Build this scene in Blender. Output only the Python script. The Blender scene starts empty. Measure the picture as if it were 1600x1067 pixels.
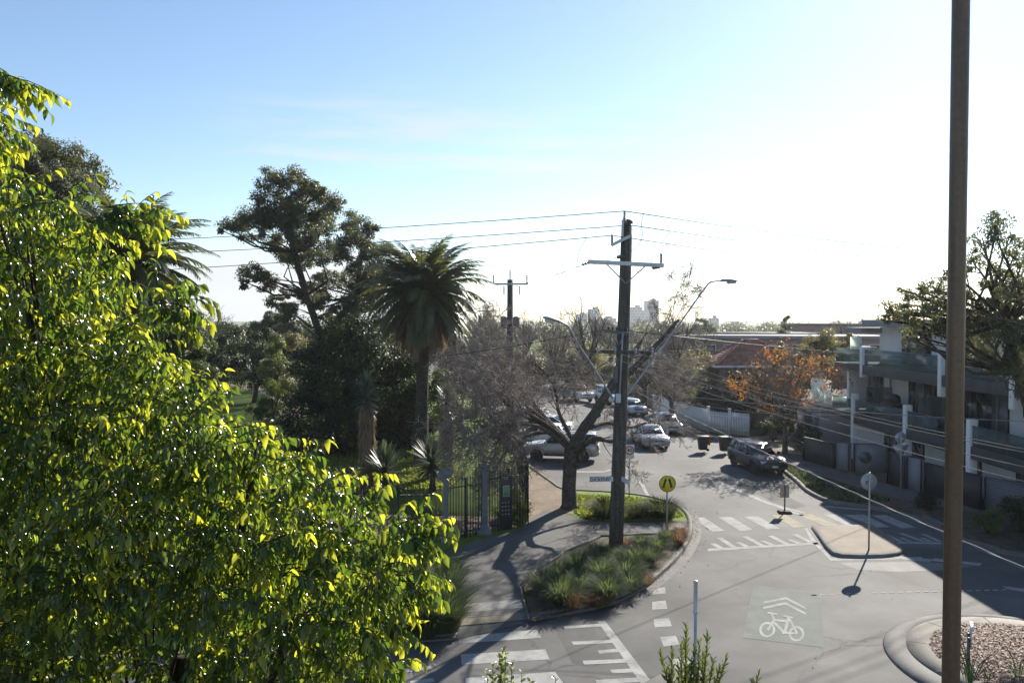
import bpy, math, random
import numpy as np
from mathutils import Vector, Matrix

# ------------------------------------------------------------------ camera, sky, sun, exposure
SC = bpy.context.scene
H = 7.8; F = 1244.0; TH = math.atan(33.5 / F)
SUN_AZ = math.radians(30.0); SUN_EL = math.radians(29.0)
cam_d = bpy.data.cameras.new("camera"); cam = bpy.data.objects.new("camera", cam_d)
SC.collection.objects.link(cam); SC.camera = cam
cam.location = (0, 0, H); cam.rotation_euler = (math.pi / 2 - TH, 0, 0)
cam_d.sensor_width = 36; cam_d.lens = F / 1600 * 36
cam_d.clip_start = 0.1; cam_d.clip_end = 6000
SC.render.resolution_x = 1024; SC.render.resolution_y = 682
SC.view_settings.view_transform = 'Standard'; SC.view_settings.look = 'None'
SC.view_settings.gamma = 1; SC.view_settings.exposure = 1.34
SC.cycles.max_bounces = 8; SC.cycles.transparent_max_bounces = 12
SC.cycles.use_denoising = True
SC.cycles.sample_clamp_indirect = 6

world = bpy.data.worlds.new("World"); SC.world = world; world.use_nodes = True
nt = world.node_tree; nt.nodes.clear()
def N(t, typ, **kw):
    n = t.nodes.new(typ)
    for k, v in kw.items(): setattr(n, k, v)
    return n
def math_node(t, op, a=None, b=None, clamp=False):
    n = N(t, 'ShaderNodeMath', operation=op, use_clamp=clamp)
    for i, v in enumerate((a, b)):
        if v is None: continue
        if isinstance(v, (int, float)): n.inputs[i].default_value = v
        else: t.links.new(v, n.inputs[i])
    return n.outputs[0]
def maprange(t, v, a, b, c=0.0, d=1.0):
    n = N(t, 'ShaderNodeMapRange'); n.interpolation_type = 'SMOOTHSTEP'
    t.links.new(v, n.inputs[0])
    for i, q in enumerate((a, b, c, d)): n.inputs[i + 1].default_value = q
    return n.outputs[0]
sky = N(nt, 'ShaderNodeTexSky', sky_type='NISHITA'); sky.sun_disc = False
sky.sun_elevation = SUN_EL; sky.sun_rotation = SUN_AZ
sky.altitude = 20; sky.air_density = 1.0; sky.dust_density = 0.15; sky.ozone_density = 2.5
tc = N(nt, 'ShaderNodeTexCoord'); sep = N(nt, 'ShaderNodeSeparateXYZ')
nt.links.new(tc.outputs['Generated'], sep.inputs[0])
# cumulus bank low over the horizon
mp = N(nt, 'ShaderNodeMapping'); mp.inputs['Scale'].default_value = (5, 5, 11)
mp.inputs['Location'].default_value = (2.3, .4, .2)
nt.links.new(tc.outputs['Generated'], mp.inputs[0])
no = N(nt, 'ShaderNodeTexNoise'); no.inputs['Scale'].default_value = 1.0; no.inputs['Detail'].default_value = 7; no.inputs['Roughness'].default_value = .55
nt.links.new(mp.outputs[0], no.inputs[0])
lowm = maprange(nt, sep.outputs[2], .13, .045)
cm = math_node(nt, 'ADD', no.outputs[0], math_node(nt, 'MULTIPLY', lowm, .26))
bank = math_node(nt, 'MULTIPLY', maprange(nt, cm, .50, .66), lowm)
# thin streak of cirrus
mp2 = N(nt, 'ShaderNodeMapping'); mp2.inputs['Scale'].default_value = (3.0, 3.0, 34)
mp2.inputs['Rotation'].default_value = (0, math.radians(5), 0); mp2.inputs['Location'].default_value = (.7, 1.1, .35)
nt.links.new(tc.outputs['Generated'], mp2.inputs[0])
no2 = N(nt, 'ShaderNodeTexNoise'); no2.inputs['Detail'].default_value = 6; no2.inputs['Roughness'].default_value = .6; no2.inputs['Scale'].default_value = 1.3
nt.links.new(mp2.outputs[0], no2.inputs[0])
cir = math_node(nt, 'MULTIPLY', maprange(nt, no2.outputs[0], .42, .68), math_node(nt, 'MULTIPLY', maprange(nt, sep.outputs[2], .3, .2), maprange(nt, sep.outputs[2], .14, .19)))
westm = maprange(nt, sep.outputs[0], .02, -.16)
cloud = math_node(nt, 'ADD', math_node(nt, 'MULTIPLY', math_node(nt, 'MULTIPLY', bank, westm), .95), math_node(nt, 'MULTIPLY', math_node(nt, 'MULTIPLY', cir, maprange(nt, sep.outputs[0], -.40, -.18)), .7), True)
mixc = N(nt, 'ShaderNodeMix', data_type='RGBA')
nt.links.new(cloud, mixc.inputs[0]); nt.links.new(sky.outputs[0], mixc.inputs[6])
mixc.inputs[7].default_value = (5.0, 5.15, 5.4, 1)
bg = N(nt, 'ShaderNodeBackground'); bg.inputs[1].default_value = 0.066
nt.links.new(mixc.outputs[2], bg.inputs[0])
wo = N(nt, 'ShaderNodeOutputWorld'); nt.links.new(bg.outputs[0], wo.inputs[0])

SV = Vector((math.sin(SUN_AZ) * math.cos(SUN_EL), math.cos(SUN_AZ) * math.cos(SUN_EL), math.sin(SUN_EL)))
sd = bpy.data.lights.new("sun", 'SUN'); sun = bpy.data.objects.new("sun", sd); SC.collection.objects.link(sun)
sd.energy = 4.0; sd.angle = math.radians(0.5); sd.color = (1.0, .93, .82)
sun.rotation_euler = SV.to_track_quat('Z', 'Y').to_euler()

# ------------------------------------------------------------------ pixel -> place helpers (photo measured in 1600 px)
CT, ST = math.cos(TH), math.sin(TH)
def ray(px, py):
    u = (px - 800) / F; v = (533.5 - py) / F
    return u, CT + v * ST, -ST + v * CT
def G(px, py, z=0.0):
    d = ray(px, py); t = (z - H) / d[2]
    return (d[0] * t, d[1] * t)
def P(px, py, D):
    d = ray(px, py); t = D / d[1]
    return Vector((d[0] * t, D, H + d[2] * t))
def Gs(pts, z=0.0): return [G(a, b, z) for a, b in pts]

# ------------------------------------------------------------------ materials
MATS = {}
def mat(name, col, rough=.6, metal=0.0, spec=.5, var=None, scale=8.0, bump=0.0, bscale=40.0, coat=0.0, detail=5, obj=True):
    """principled with noise-mottled colour: var = second colour"""
    m = bpy.data.materials.new(name); m.use_nodes = True; t = m.node_tree
    b = t.nodes['Principled BSDF']
    b.inputs['Base Color'].default_value = (*col, 1); b.inputs['Roughness'].default_value = rough
    b.inputs['Metallic'].default_value = metal; b.inputs['Specular IOR Level'].default_value = spec
    b.inputs['Coat Weight'].default_value = coat
    c = N(t, 'ShaderNodeTexCoord')
    if var is not None:
        n = N(t, 'ShaderNodeTexNoise'); n.inputs['Scale'].default_value = scale; n.inputs['Detail'].default_value = detail
        n.inputs['Roughness'].default_value = .62
        t.links.new(c.outputs['Object'], n.inputs[0])
        mx = N(t, 'ShaderNodeMix', data_type='RGBA')
        t.links.new(maprange(t, n.outputs[0], .34, .66), mx.inputs[0])
        mx.inputs[6].default_value = (*col, 1); mx.inputs[7].default_value = (*var, 1)
        t.links.new(mx.outputs[2], b.inputs['Base Color'])
    if bump:
        n = N(t, 'ShaderNodeTexNoise'); n.inputs['Scale'].default_value = bscale; n.inputs['Detail'].default_value = 6
        t.links.new(c.outputs['Object'], n.inputs[0])
        bp = N(t, 'ShaderNodeBump'); bp.inputs['Strength'].default_value = bump; bp.inputs['Distance'].default_value = .02
        t.links.new(n.outputs[0], bp.inputs['Height']); t.links.new(bp.outputs[0], b.inputs['Normal'])
    MATS[name] = m
    return m
def ramp_mat(name, scale1, cols, rough=.9, spec=.3, scale2=60, amount2=.35, bump=.3, bscale=120, stretch=None):
    """three-tone ground: large patches + fine speckle"""
    m = bpy.data.materials.new(name); m.use_nodes = True; t = m.node_tree; b = t.nodes['Principled BSDF']
    c = N(t, 'ShaderNodeTexCoord'); v = c.outputs['Object']
    if stretch:
        mp_ = N(t, 'ShaderNodeMapping'); mp_.inputs['Scale'].default_value = stretch
        t.links.new(v, mp_.inputs[0]); v = mp_.outputs[0]
    n = N(t, 'ShaderNodeTexNoise'); n.inputs['Scale'].default_value = scale1; n.inputs['Detail'].default_value = 8; n.inputs['Roughness'].default_value = .65
    t.links.new(v, n.inputs[0])
    r = N(t, 'ShaderNodeValToRGB'); t.links.new(n.outputs[0], r.inputs[0])
    els = r.color_ramp.elements
    pos = np.linspace(.32, .68, len(cols))
    els[0].position = pos[0]; els[0].color = (*cols[0], 1); els[1].position = pos[-1]; els[1].color = (*cols[-1], 1)
    for p_, cc in zip(pos[1:-1], cols[1:-1]):
        e = els.new(p_); e.color = (*cc, 1)
    n2 = N(t, 'ShaderNodeTexNoise'); n2.inputs['Scale'].default_value = scale2; n2.inputs['Detail'].default_value = 4
    t.links.new(c.outputs['Object'], n2.inputs[0])
    k = maprange(t, n2.outputs[0], .3, .7, 1 - amount2, 1 + amount2)
    mul = N(t, 'ShaderNodeVectorMath', operation='SCALE'); t.links.new(r.outputs[0], mul.inputs[0]); t.links.new(k, mul.inputs[3])
    t.links.new(mul.outputs[0], b.inputs['Base Color'])
    b.inputs['Roughness'].default_value = rough; b.inputs['Specular IOR Level'].default_value = spec
    if bump:
        n3 = N(t, 'ShaderNodeTexNoise'); n3.inputs['Scale'].default_value = bscale; n3.inputs['Detail'].default_value = 4
        t.links.new(c.outputs['Object'], n3.inputs[0])
        bp = N(t, 'ShaderNodeBump'); bp.inputs['Strength'].default_value = bump; bp.inputs['Distance'].default_value = .01
        t.links.new(n3.outputs[0], bp.inputs['Height']); t.links.new(bp.outputs[0], b.inputs['Normal'])
    MATS[name] = m
    return m
def leaf_mat(name, dark, light, trans, tw=.45, rough=.45, spec=.5, tdark=None):
    """leaf: per-leaf tint from the 'tint' attribute, gloss on top, light passing through"""
    m = bpy.data.materials.new(name); m.use_nodes = True; t = m.node_tree; b = t.nodes['Principled BSDF']
    a = N(t, 'ShaderNodeAttribute'); a.attribute_name = 'tint'
    mx = N(t, 'ShaderNodeMix', data_type='RGBA'); t.links.new(a.outputs['Fac'], mx.inputs[0])
    mx.inputs[6].default_value = (*dark, 1); mx.inputs[7].default_value = (*light, 1)
    t.links.new(mx.outputs[2], b.inputs['Base Color'])
    b.inputs['Roughness'].default_value = rough; b.inputs['Specular IOR Level'].default_value = spec
    tr = N(t, 'ShaderNodeBsdfTranslucent')
    m2 = N(t, 'ShaderNodeMix', data_type='RGBA'); t.links.new(a.outputs['Fac'], m2.inputs[0])
    m2.inputs[6].default_value = (*(tdark or [c * .55 for c in trans]), 1); m2.inputs[7].default_value = (*trans, 1)
    t.links.new(m2.outputs[2], tr.inputs[0])
    ms = N(t, 'ShaderNodeMixShader'); ms.inputs[0].default_value = tw
    t.links.new(b.outputs[0], ms.inputs[1]); t.links.new(tr.outputs[0], ms.inputs[2])
    t.links.new(ms.outputs[0], t.nodes['Material Output'].inputs[0])
    MATS[name] = m
    return m
def brick_mat(name, c1, c2, mortar, scale=1.0, bw=.24, rh=.086, rough=.85, msize=.012):
    m = bpy.data.materials.new(name); m.use_nodes = True; t = m.node_tree; b = t.nodes['Principled BSDF']
    c = N(t, 'ShaderNodeTexCoord'); s = N(t, 'ShaderNodeSeparateXYZ'); t.links.new(c.outputs['Object'], s.inputs[0])
    cb = N(t, 'ShaderNodeCombineXYZ'); t.links.new(math_node(t, 'ADD', s.outputs[0], s.outputs[1]), cb.inputs[0]); t.links.new(s.outputs[2], cb.inputs[1])
    br = N(t, 'ShaderNodeTexBrick'); t.links.new(cb.outputs[0], br.inputs[0])
    br.inputs['Color1'].default_value = (*c1, 1); br.inputs['Color2'].default_value = (*c2, 1); br.inputs['Mortar'].default_value = (*mortar, 1)
    br.inputs['Scale'].default_value = scale; br.inputs['Brick Width'].default_value = bw; br.inputs['Row Height'].default_value = rh
    br.inputs['Mortar Size'].default_value = msize
    t.links.new(br.outputs[0], b.inputs['Base Color']); b.inputs['Roughness'].default_value = rough
    MATS[name] = m
    return m
def slat_mat(name, c1, c2, period, axis=2, rough=.5, duty=.12):
    """boards with dark gaps, repeating along an object axis"""
    m = bpy.data.materials.new(name); m.use_nodes = True; t = m.node_tree; b = t.nodes['Principled BSDF']
    c = N(t, 'ShaderNodeTexCoord'); s = N(t, 'ShaderNodeSeparateXYZ'); t.links.new(c.outputs['Object'], s.inputs[0])
    fr = math_node(t, 'FRACT', math_node(t, 'DIVIDE', s.outputs[axis], period))
    gap = math_node(t, 'LESS_THAN', fr, duty)
    mx = N(t, 'ShaderNodeMix', data_type='RGBA'); t.links.new(gap, mx.inputs[0])
    mx.inputs[6].default_value = (*c1, 1); mx.inputs[7].default_value = (*c2, 1)
    t.links.new(mx.outputs[2], b.inputs['Base Color']); b.inputs['Roughness'].default_value = rough
    bp = N(t, 'ShaderNodeBump'); bp.inputs['Strength'].default_value = .6; bp.inputs['Distance'].default_value = .02
    t.links.new(math_node(t, 'SUBTRACT', 1.0, gap), bp.inputs['Height']); t.links.new(bp.outputs[0], b.inputs['Normal'])
    MATS[name] = m
    return m

ramp_mat('asphalt', .35, [(.058, .057, .056), (.09, .089, .087), (.128, .126, .123)], rough=.8, spec=.28, scale2=90, amount2=.45, bump=.3, bscale=120)
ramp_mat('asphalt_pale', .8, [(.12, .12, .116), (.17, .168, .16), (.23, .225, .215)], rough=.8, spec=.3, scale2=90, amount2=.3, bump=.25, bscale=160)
ramp_mat('asphalt_patch', .6, [(.06, .06, .06), (.085, .084, .082), (.11, .109, .106)], rough=.85, spec=.22, scale2=80, amount2=.35, bump=.3, bscale=160)
ramp_mat('asphalt_path', .5, [(0.075, 0.073, 0.07), (0.11, 0.108, 0.103), (0.145, 0.14, 0.133)], rough=.88, spec=.2, scale2=70, amount2=.3, bump=.4, bscale=120)
ramp_mat('paint', 2.2, [(0.2, 0.2, 0.19), (0.29, 0.29, 0.28), (0.36, 0.36, 0.345)], rough=.85, spec=.2, scale2=45, amount2=.18, bump=.2)
ramp_mat('paint_worn', 2.2, [(0.13, 0.13, 0.125), (0.19, 0.19, 0.18), (0.25, 0.25, 0.24)], rough=.85, spec=.2, scale2=45, amount2=.25, bump=.2)
ramp_mat('paint_cream', 2.2, [(0.2, 0.18, 0.12), (0.29, 0.26, 0.18), (0.34, 0.32, 0.24)], rough=.85, spec=.2, scale2=45, amount2=.18, bump=.2)
ramp_mat('paint_green', 1.8, [(.12, .135, .118), (.145, .16, .14), (.165, .18, .16)], rough=.85, spec=.2, scale2=45, amount2=.18, bump=.2)
ramp_mat('concrete', 1.2, [(0.1, 0.096, 0.089), (0.14, 0.135, 0.126), (0.185, 0.178, 0.167)], rough=.8, scale2=50, amount2=.2, bump=.4)
ramp_mat('aggregate', .9, [(0.14, 0.13, 0.11), (0.18, 0.168, 0.146), (0.22, 0.205, 0.18)], rough=.8, scale2=70, amount2=.35, bump=.5)
ramp_mat('tan_paving', 1.0, [(0.12, 0.095, 0.07), (0.16, 0.13, 0.097), (0.2, 0.165, 0.122)], rough=.8, scale2=40, amount2=.2, bump=.4)
ramp_mat('tactile', 1.0, [(0.14, 0.12, 0.085), (0.19, 0.165, 0.12), (0.22, 0.195, 0.145)], rough=.8, scale2=40, amount2=.25)
ramp_mat('dirt', .8, [(0.12, 0.09, 0.062), (0.19, 0.148, 0.105), (0.25, 0.2, 0.145)], rough=.95, scale2=25, amount2=.3, bump=.5, bscale=50)
ramp_mat('grass', .45, [(.055, .075, .018), (.085, .13, .022), (.12, .16, .035)], rough=.95, spec=.2, scale2=30, amount2=.5, bump=1.0, bscale=45)
ramp_mat('mulch', 9, [(.05, .028, .02), (.13, .085, .07), (.3, .23, .21)], rough=.95, scale2=60, amount2=.6, bump=1.0, bscale=30)
ramp_mat('soil', 3, [(.05, .038, .026), (.085, .062, .045), (.12, .09, .066)], rough=.95, scale2=40, amount2=.5, bump=.9, bscale=40)
ramp_mat('bark_plane', 6, [(0.045, 0.04, 0.033), (0.085, 0.074, 0.062), (0.14, 0.125, 0.105)], rough=.95, scale2=30, amount2=.4, bump=.9, bscale=25)
ramp_mat('twig', 3, [(0.15, 0.12, 0.1), (0.23, 0.195, 0.17), (0.32, 0.28, 0.25)], rough=.9, scale2=20, amount2=.3, bump=0)
ramp_mat('bark_dark', 6, [(.028, .021, .015), (.05, .04, .03), (.085, .07, .055)], rough=.95, scale2=30, amount2=.4, bump=.8, bscale=25)
ramp_mat('bark_gum', 1.6, [(.045, .036, .03), (.12, .1, .085), (.28, .25, .22)], rough=.85, scale2=10, amount2=.3, bump=.4, bscale=20)
ramp_mat('bark_palm', 5, [(.035, .028, .02), (.06, .05, .037), (.09, .075, .058)], rough=.95, scale2=18, amount2=.5, bump=1.0, bscale=14, stretch=(1, 1, 3))
ramp_mat('timber_pole', 2.2, [(.05, .044, .036), (.082, .073, .062), (.125, .115, .103)], rough=.9, scale2=20, amount2=.3, bump=.6, bscale=30, stretch=(6, 6, .5))
def cracks(name, sc, width, amt):
    t = MATS[name].node_tree; b = t.nodes['Principled BSDF']; src = b.inputs['Base Color'].links[0].from_socket
    c = N(t, 'ShaderNodeTexCoord'); n = N(t, 'ShaderNodeTexNoise'); n.inputs['Scale'].default_value = .9; n.inputs['Detail'].default_value = 6
    t.links.new(c.outputs['Object'], n.inputs[0])
    ad = N(t, 'ShaderNodeMix', data_type='RGBA', blend_type='ADD'); ad.inputs[0].default_value = 1.4
    t.links.new(c.outputs['Object'], ad.inputs[6]); t.links.new(n.outputs[1], ad.inputs[7])
    v = N(t, 'ShaderNodeTexVoronoi', feature='DISTANCE_TO_EDGE'); v.inputs['Scale'].default_value = sc; t.links.new(ad.outputs[2], v.inputs[0])
    n2 = N(t, 'ShaderNodeTexNoise'); n2.inputs['Scale'].default_value = .16; t.links.new(c.outputs['Object'], n2.inputs[0])
    m_ = math_node(t, 'MULTIPLY', maprange(t, v.outputs[0], width, width * .3), maprange(t, n2.outputs[0], .42, .6))
    n3 = N(t, 'ShaderNodeTexNoise'); n3.inputs['Scale'].default_value = .22; n3.inputs['Detail'].default_value = 3; t.links.new(c.outputs['Object'], n3.inputs[0])
    k = math_node(t, 'MULTIPLY', math_node(t, 'SUBTRACT', 1.0, math_node(t, 'MULTIPLY', m_, amt)), maprange(t, n3.outputs[0], .35, .65, .86, 1.14))
    s = N(t, 'ShaderNodeVectorMath', operation='SCALE'); t.links.new(src, s.inputs[0]); t.links.new(k, s.inputs[3]); t.links.new(s.outputs[0], b.inputs['Base Color'])
cracks('asphalt', .28, .012, .45); cracks('asphalt_path', .4, .012, .4)
mat('galv', (.33, .34, .36), .45, .6, var=(.44, .45, .47), scale=6)
mat('galv_pale', (.48, .49, .51), .5, .3, var=(.58, .59, .6), scale=4)
mat('steel_dark', (.10, .10, .11), .5, .4, var=(.14, .14, .15), scale=9)
mat('iron_black', (.012, .012, .014), .45, 0, var=(.02, .02, .022), scale=14)
ramp_mat('pole_brown', 2.5, [(.085, .046, .023), (.125, .069, .036), (.165, .098, .055)], rough=.4, spec=.6, scale2=30, amount2=.12, bump=.08, bscale=30, stretch=(4, 4, .25))
mat('insulator', (.26, .27, .31), .35, 0, var=(.32, .33, .36), scale=9)
mat('ceramic_brown', (.06, .04, .035), .3)
mat('wire_dark', (.05, .05, .055), .5, .5)
mat('wire_silver', (.17, .17, .18), .75, 0, .25)
mat('glass_pale', (.10, .14, .14), .2, 0, .5)
gm = MATS['glass_pale'].node_tree; tp_ = N(gm, 'ShaderNodeBsdfTransparent'); tp_.inputs[0].default_value = (.72, .84, .82, 1); mx_ = N(gm, 'ShaderNodeMixShader'); mx_.inputs[0].default_value = .5
gm.links.new(gm.nodes['Principled BSDF'].outputs[0], mx_.inputs[1]); gm.links.new(tp_.outputs[0], mx_.inputs[2]); gm.links.new(mx_.outputs[0], gm.nodes['Material Output'].inputs[0])
mat('glass_dark', (.012, .015, .018), .05, 0, .8)
mat('glass_win', (.03, .035, .04), .06, 0, .8, var=(.05, .055, .06), scale=1.5)
mat('glass_curtain', (.2, .2, .22), .25, 0, .6, var=(.11, .11, .125), scale=3)
mat('white_render', (.84, .83, .82), .8, var=(.78, .77, .75), scale=1.6, bump=.1)
mat('grey_render', (.22, .22, .25), .8, var=(.26, .26, .29), scale=1.3, bump=.1)
mat('dark_render', (.055, .05, .052), .75, var=(.075, .068, .07), scale=1.4, bump=.1)
mat('roof_metal', (.2, .21, .23), .75, 0, .3, var=(.25, .26, .28), scale=2)
mat('white_paint', (.74, .74, .73), .6, var=(.66, .66, .64), scale=3)
mat('post_grey', (.13, .138, .15), .75, 0, .3, var=(.185, .193, .205), scale=5, bump=.3)
mat('sign_yellow', (.72, .60, .015), .4, var=(.66, .54, .015), scale=9)
mat('sign_black', (.01, .01, .01), .5)
mat('sign_white', (.72, .72, .7), .45, var=(.66, .66, .64), scale=8)
leaf_mat('blade_clump', (.012, .022, .010), (.05, .075, .025), (.16, .2, .05), .25, .75, .15)
mat('sign_back', (.36, .36, .35), .5, .4, var=(.44, .44, .43), scale=8)
mat('sign_red', (.45, .02, .015), .4)
mat('sign_blue', (.03, .05, .18), .4)
mat('sign_green', (.12, .28, .1), .5)
mat('board_back', (.33, .26, .19), .7, var=(.4, .33, .25), scale=6)
mat('rubber', (.018, .018, .019), .85)
mat('alloy', (.42, .43, .45), .35, .8)
mat('lamp_glass', (.6, .6, .58), .3)
mat('headlamp', (.7, .72, .75), .12, .3)
mat('tail_red', (.35, .015, .012), .25)
mat('trim_black', (.015, .015, .016), .5)
mat('bin_green', (.015, .04, .022), .6, var=(.02, .055, .03), scale=6)
mat('bin_lid_green', (.06, .22, .09), .5)
mat('bin_lid_orange', (.75, .22, .02), .5)
mat('terracotta', (.22, .075, .05), .8, var=(.34, .15, .11), scale=2.6, bump=.3, bscale=8)
brick_mat('brick_red', (.20, .085, .06), (.26, .12, .085), (.28, .24, .2))
brick_mat('brick_brown', (.14, .085, .065), (.19, .12, .09), (.22, .19, .17))
slat_mat('boards_dark', (.035, .035, .038), (.008, .008, .008), .11, 0)
slat_mat('slats_grey', (.20, .205, .23), (.05, .05, .06), .09, 2, duty=.22)
for nm, col in (('car_dark', (.008, .010, .018)), ('car_silver', (.42, .44, .47)), ('car_white', (.74, .75, .76)), ('car_grey', (.2, .21, .22)), ('car_beige', (.45, .44, .41)), ('car_blue', (.1, .14, .22))):
    mat(nm, col, .32, .45 if nm not in ('car_white', 'car_dark') else 0, .4, coat=.35 if nm == 'car_dark' else .7)
leaf_mat('leaf_ficus', (.018, .045, .013), (.10, .13, .016), (.80, .80, .05), .55, .17, .8, (.12, .21, .02))
leaf_mat('leaf_tip', (.05, .09, .02), (.12, .17, .03), (.6, .66, .08), .5, .3, .6)
leaf_mat('leaf_gum', (.032, .040, .025), (.085, .095, .055), (.26, .28, .09), .34, .5, .4)
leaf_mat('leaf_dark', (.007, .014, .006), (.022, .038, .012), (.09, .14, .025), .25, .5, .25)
leaf_mat('leaf_mid', (.03, .05, .018), (.08, .11, .03), (.28, .34, .06), .35, .5)
leaf_mat('leaf_olive', (.06, .065, .03), (.15, .14, .055), (.38, .34, .09), .4, .55)
leaf_mat('leaf_autumn', (.11, .026, .012), (.30, .15, .03), (.62, .25, .035), .42, .6)
leaf_mat('leaf_palm', (.03, .045, .018), (.085, .105, .04), (.32, .36, .09), .25, .4)
leaf_mat('leaf_straw', (.16, .105, .062), (.36, .27, .175), (.42, .28, .15), .3, .8, .2)
leaf_mat('leaf_yucca', (.05, .07, .05), (.13, .16, .115), (.2, .25, .1), .25, .35)
leaf_mat('blade_green', (.026, .044, .02), (.09, .125, .06), (.26, .34, .12), .35, .75, .15)
leaf_mat('blade_rust', (.09, .055, .035), (.22, .15, .095), (.45, .25, .12), .38, .8, .15)
leaf_mat('blade_lawn', (.08, .115, .02), (.17, .2, .05), (.48, .54, .08), .4, .8, .15)
leaf_mat('litter', (.16, .08, .045), (.5, .38, .3), (.3, .2, .1), .1, .7)
leaf_mat('litter_brown', (.09, .045, .025), (.26, .17, .11), (.3, .2, .1), .1, .8, .2)

# ------------------------------------------------------------------ mesh tools
def link(o, parent=None):
    SC.collection.objects.link(o)
    if parent is not None: o.parent = parent
    return o
def raw_mesh(name, verts, faces, mats, midx=None, smooth=False, tint=None, parent=None):
    """verts (N,3) array; faces: list of (M,k) int arrays or list of index tuples"""
    me = bpy.data.meshes.new(name)
    verts = np.asarray(verts, np.float32)
    if len(faces) and isinstance(faces[0], np.ndarray):
        tot = np.concatenate([np.full(len(f), f.shape[1], np.int32) for f in faces])
        idx = np.concatenate([f.reshape(-1) for f in faces]).astype(np.int32)
    else:
        tot = np.array([len(f) for f in faces], np.int32)
        idx = np.fromiter((i for f in faces for i in f), np.int32)
    st = np.zeros(len(tot), np.int32); st[1:] = np.cumsum(tot)[:-1]
    me.vertices.add(len(verts)); me.vertices.foreach_set('co', verts.reshape(-1))
    me.loops.add(len(idx)); me.loops.foreach_set('vertex_index', idx)
    me.polygons.add(len(tot)); me.polygons.foreach_set('loop_start', st); me.polygons.foreach_set('loop_total', tot)
    for m in (mats if isinstance(mats, (list, tuple)) else [mats]): me.materials.append(MATS[m])
    if midx is not None: me.polygons.foreach_set('material_index', np.asarray(midx, np.int32))
    if smooth: me.polygons.foreach_set('use_smooth', np.ones(len(tot), bool))
    if tint is not None:
        a = me.attributes.new('tint', 'FLOAT', 'POINT'); a.data.foreach_set('value', np.asarray(tint, np.float32))
    me.update(calc_edges=True); me.validate()
    return link(bpy.data.objects.new(name, me), parent)
def tag(o, label=None, cat=None, group=None, kind=None):
    if label: o['label'] = label
    if cat: o['category'] = cat
    if group: o['group'] = group
    if kind: o['kind'] = kind
    return o
def thing(name, label, cat, loc=(0, 0, 0), rz=0.0, group=None):
    o = bpy.data.objects.new(name, None); link(o); o.location = loc; o.rotation_euler = (0, 0, rz)
    o.empty_display_size = .3
    return tag(o, label, cat, group)
def copy_tree(o, parent=None):
    c = o.copy(); link(c, parent)
    for ch in list(o.children): copy_tree(ch, c)
    return c

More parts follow.
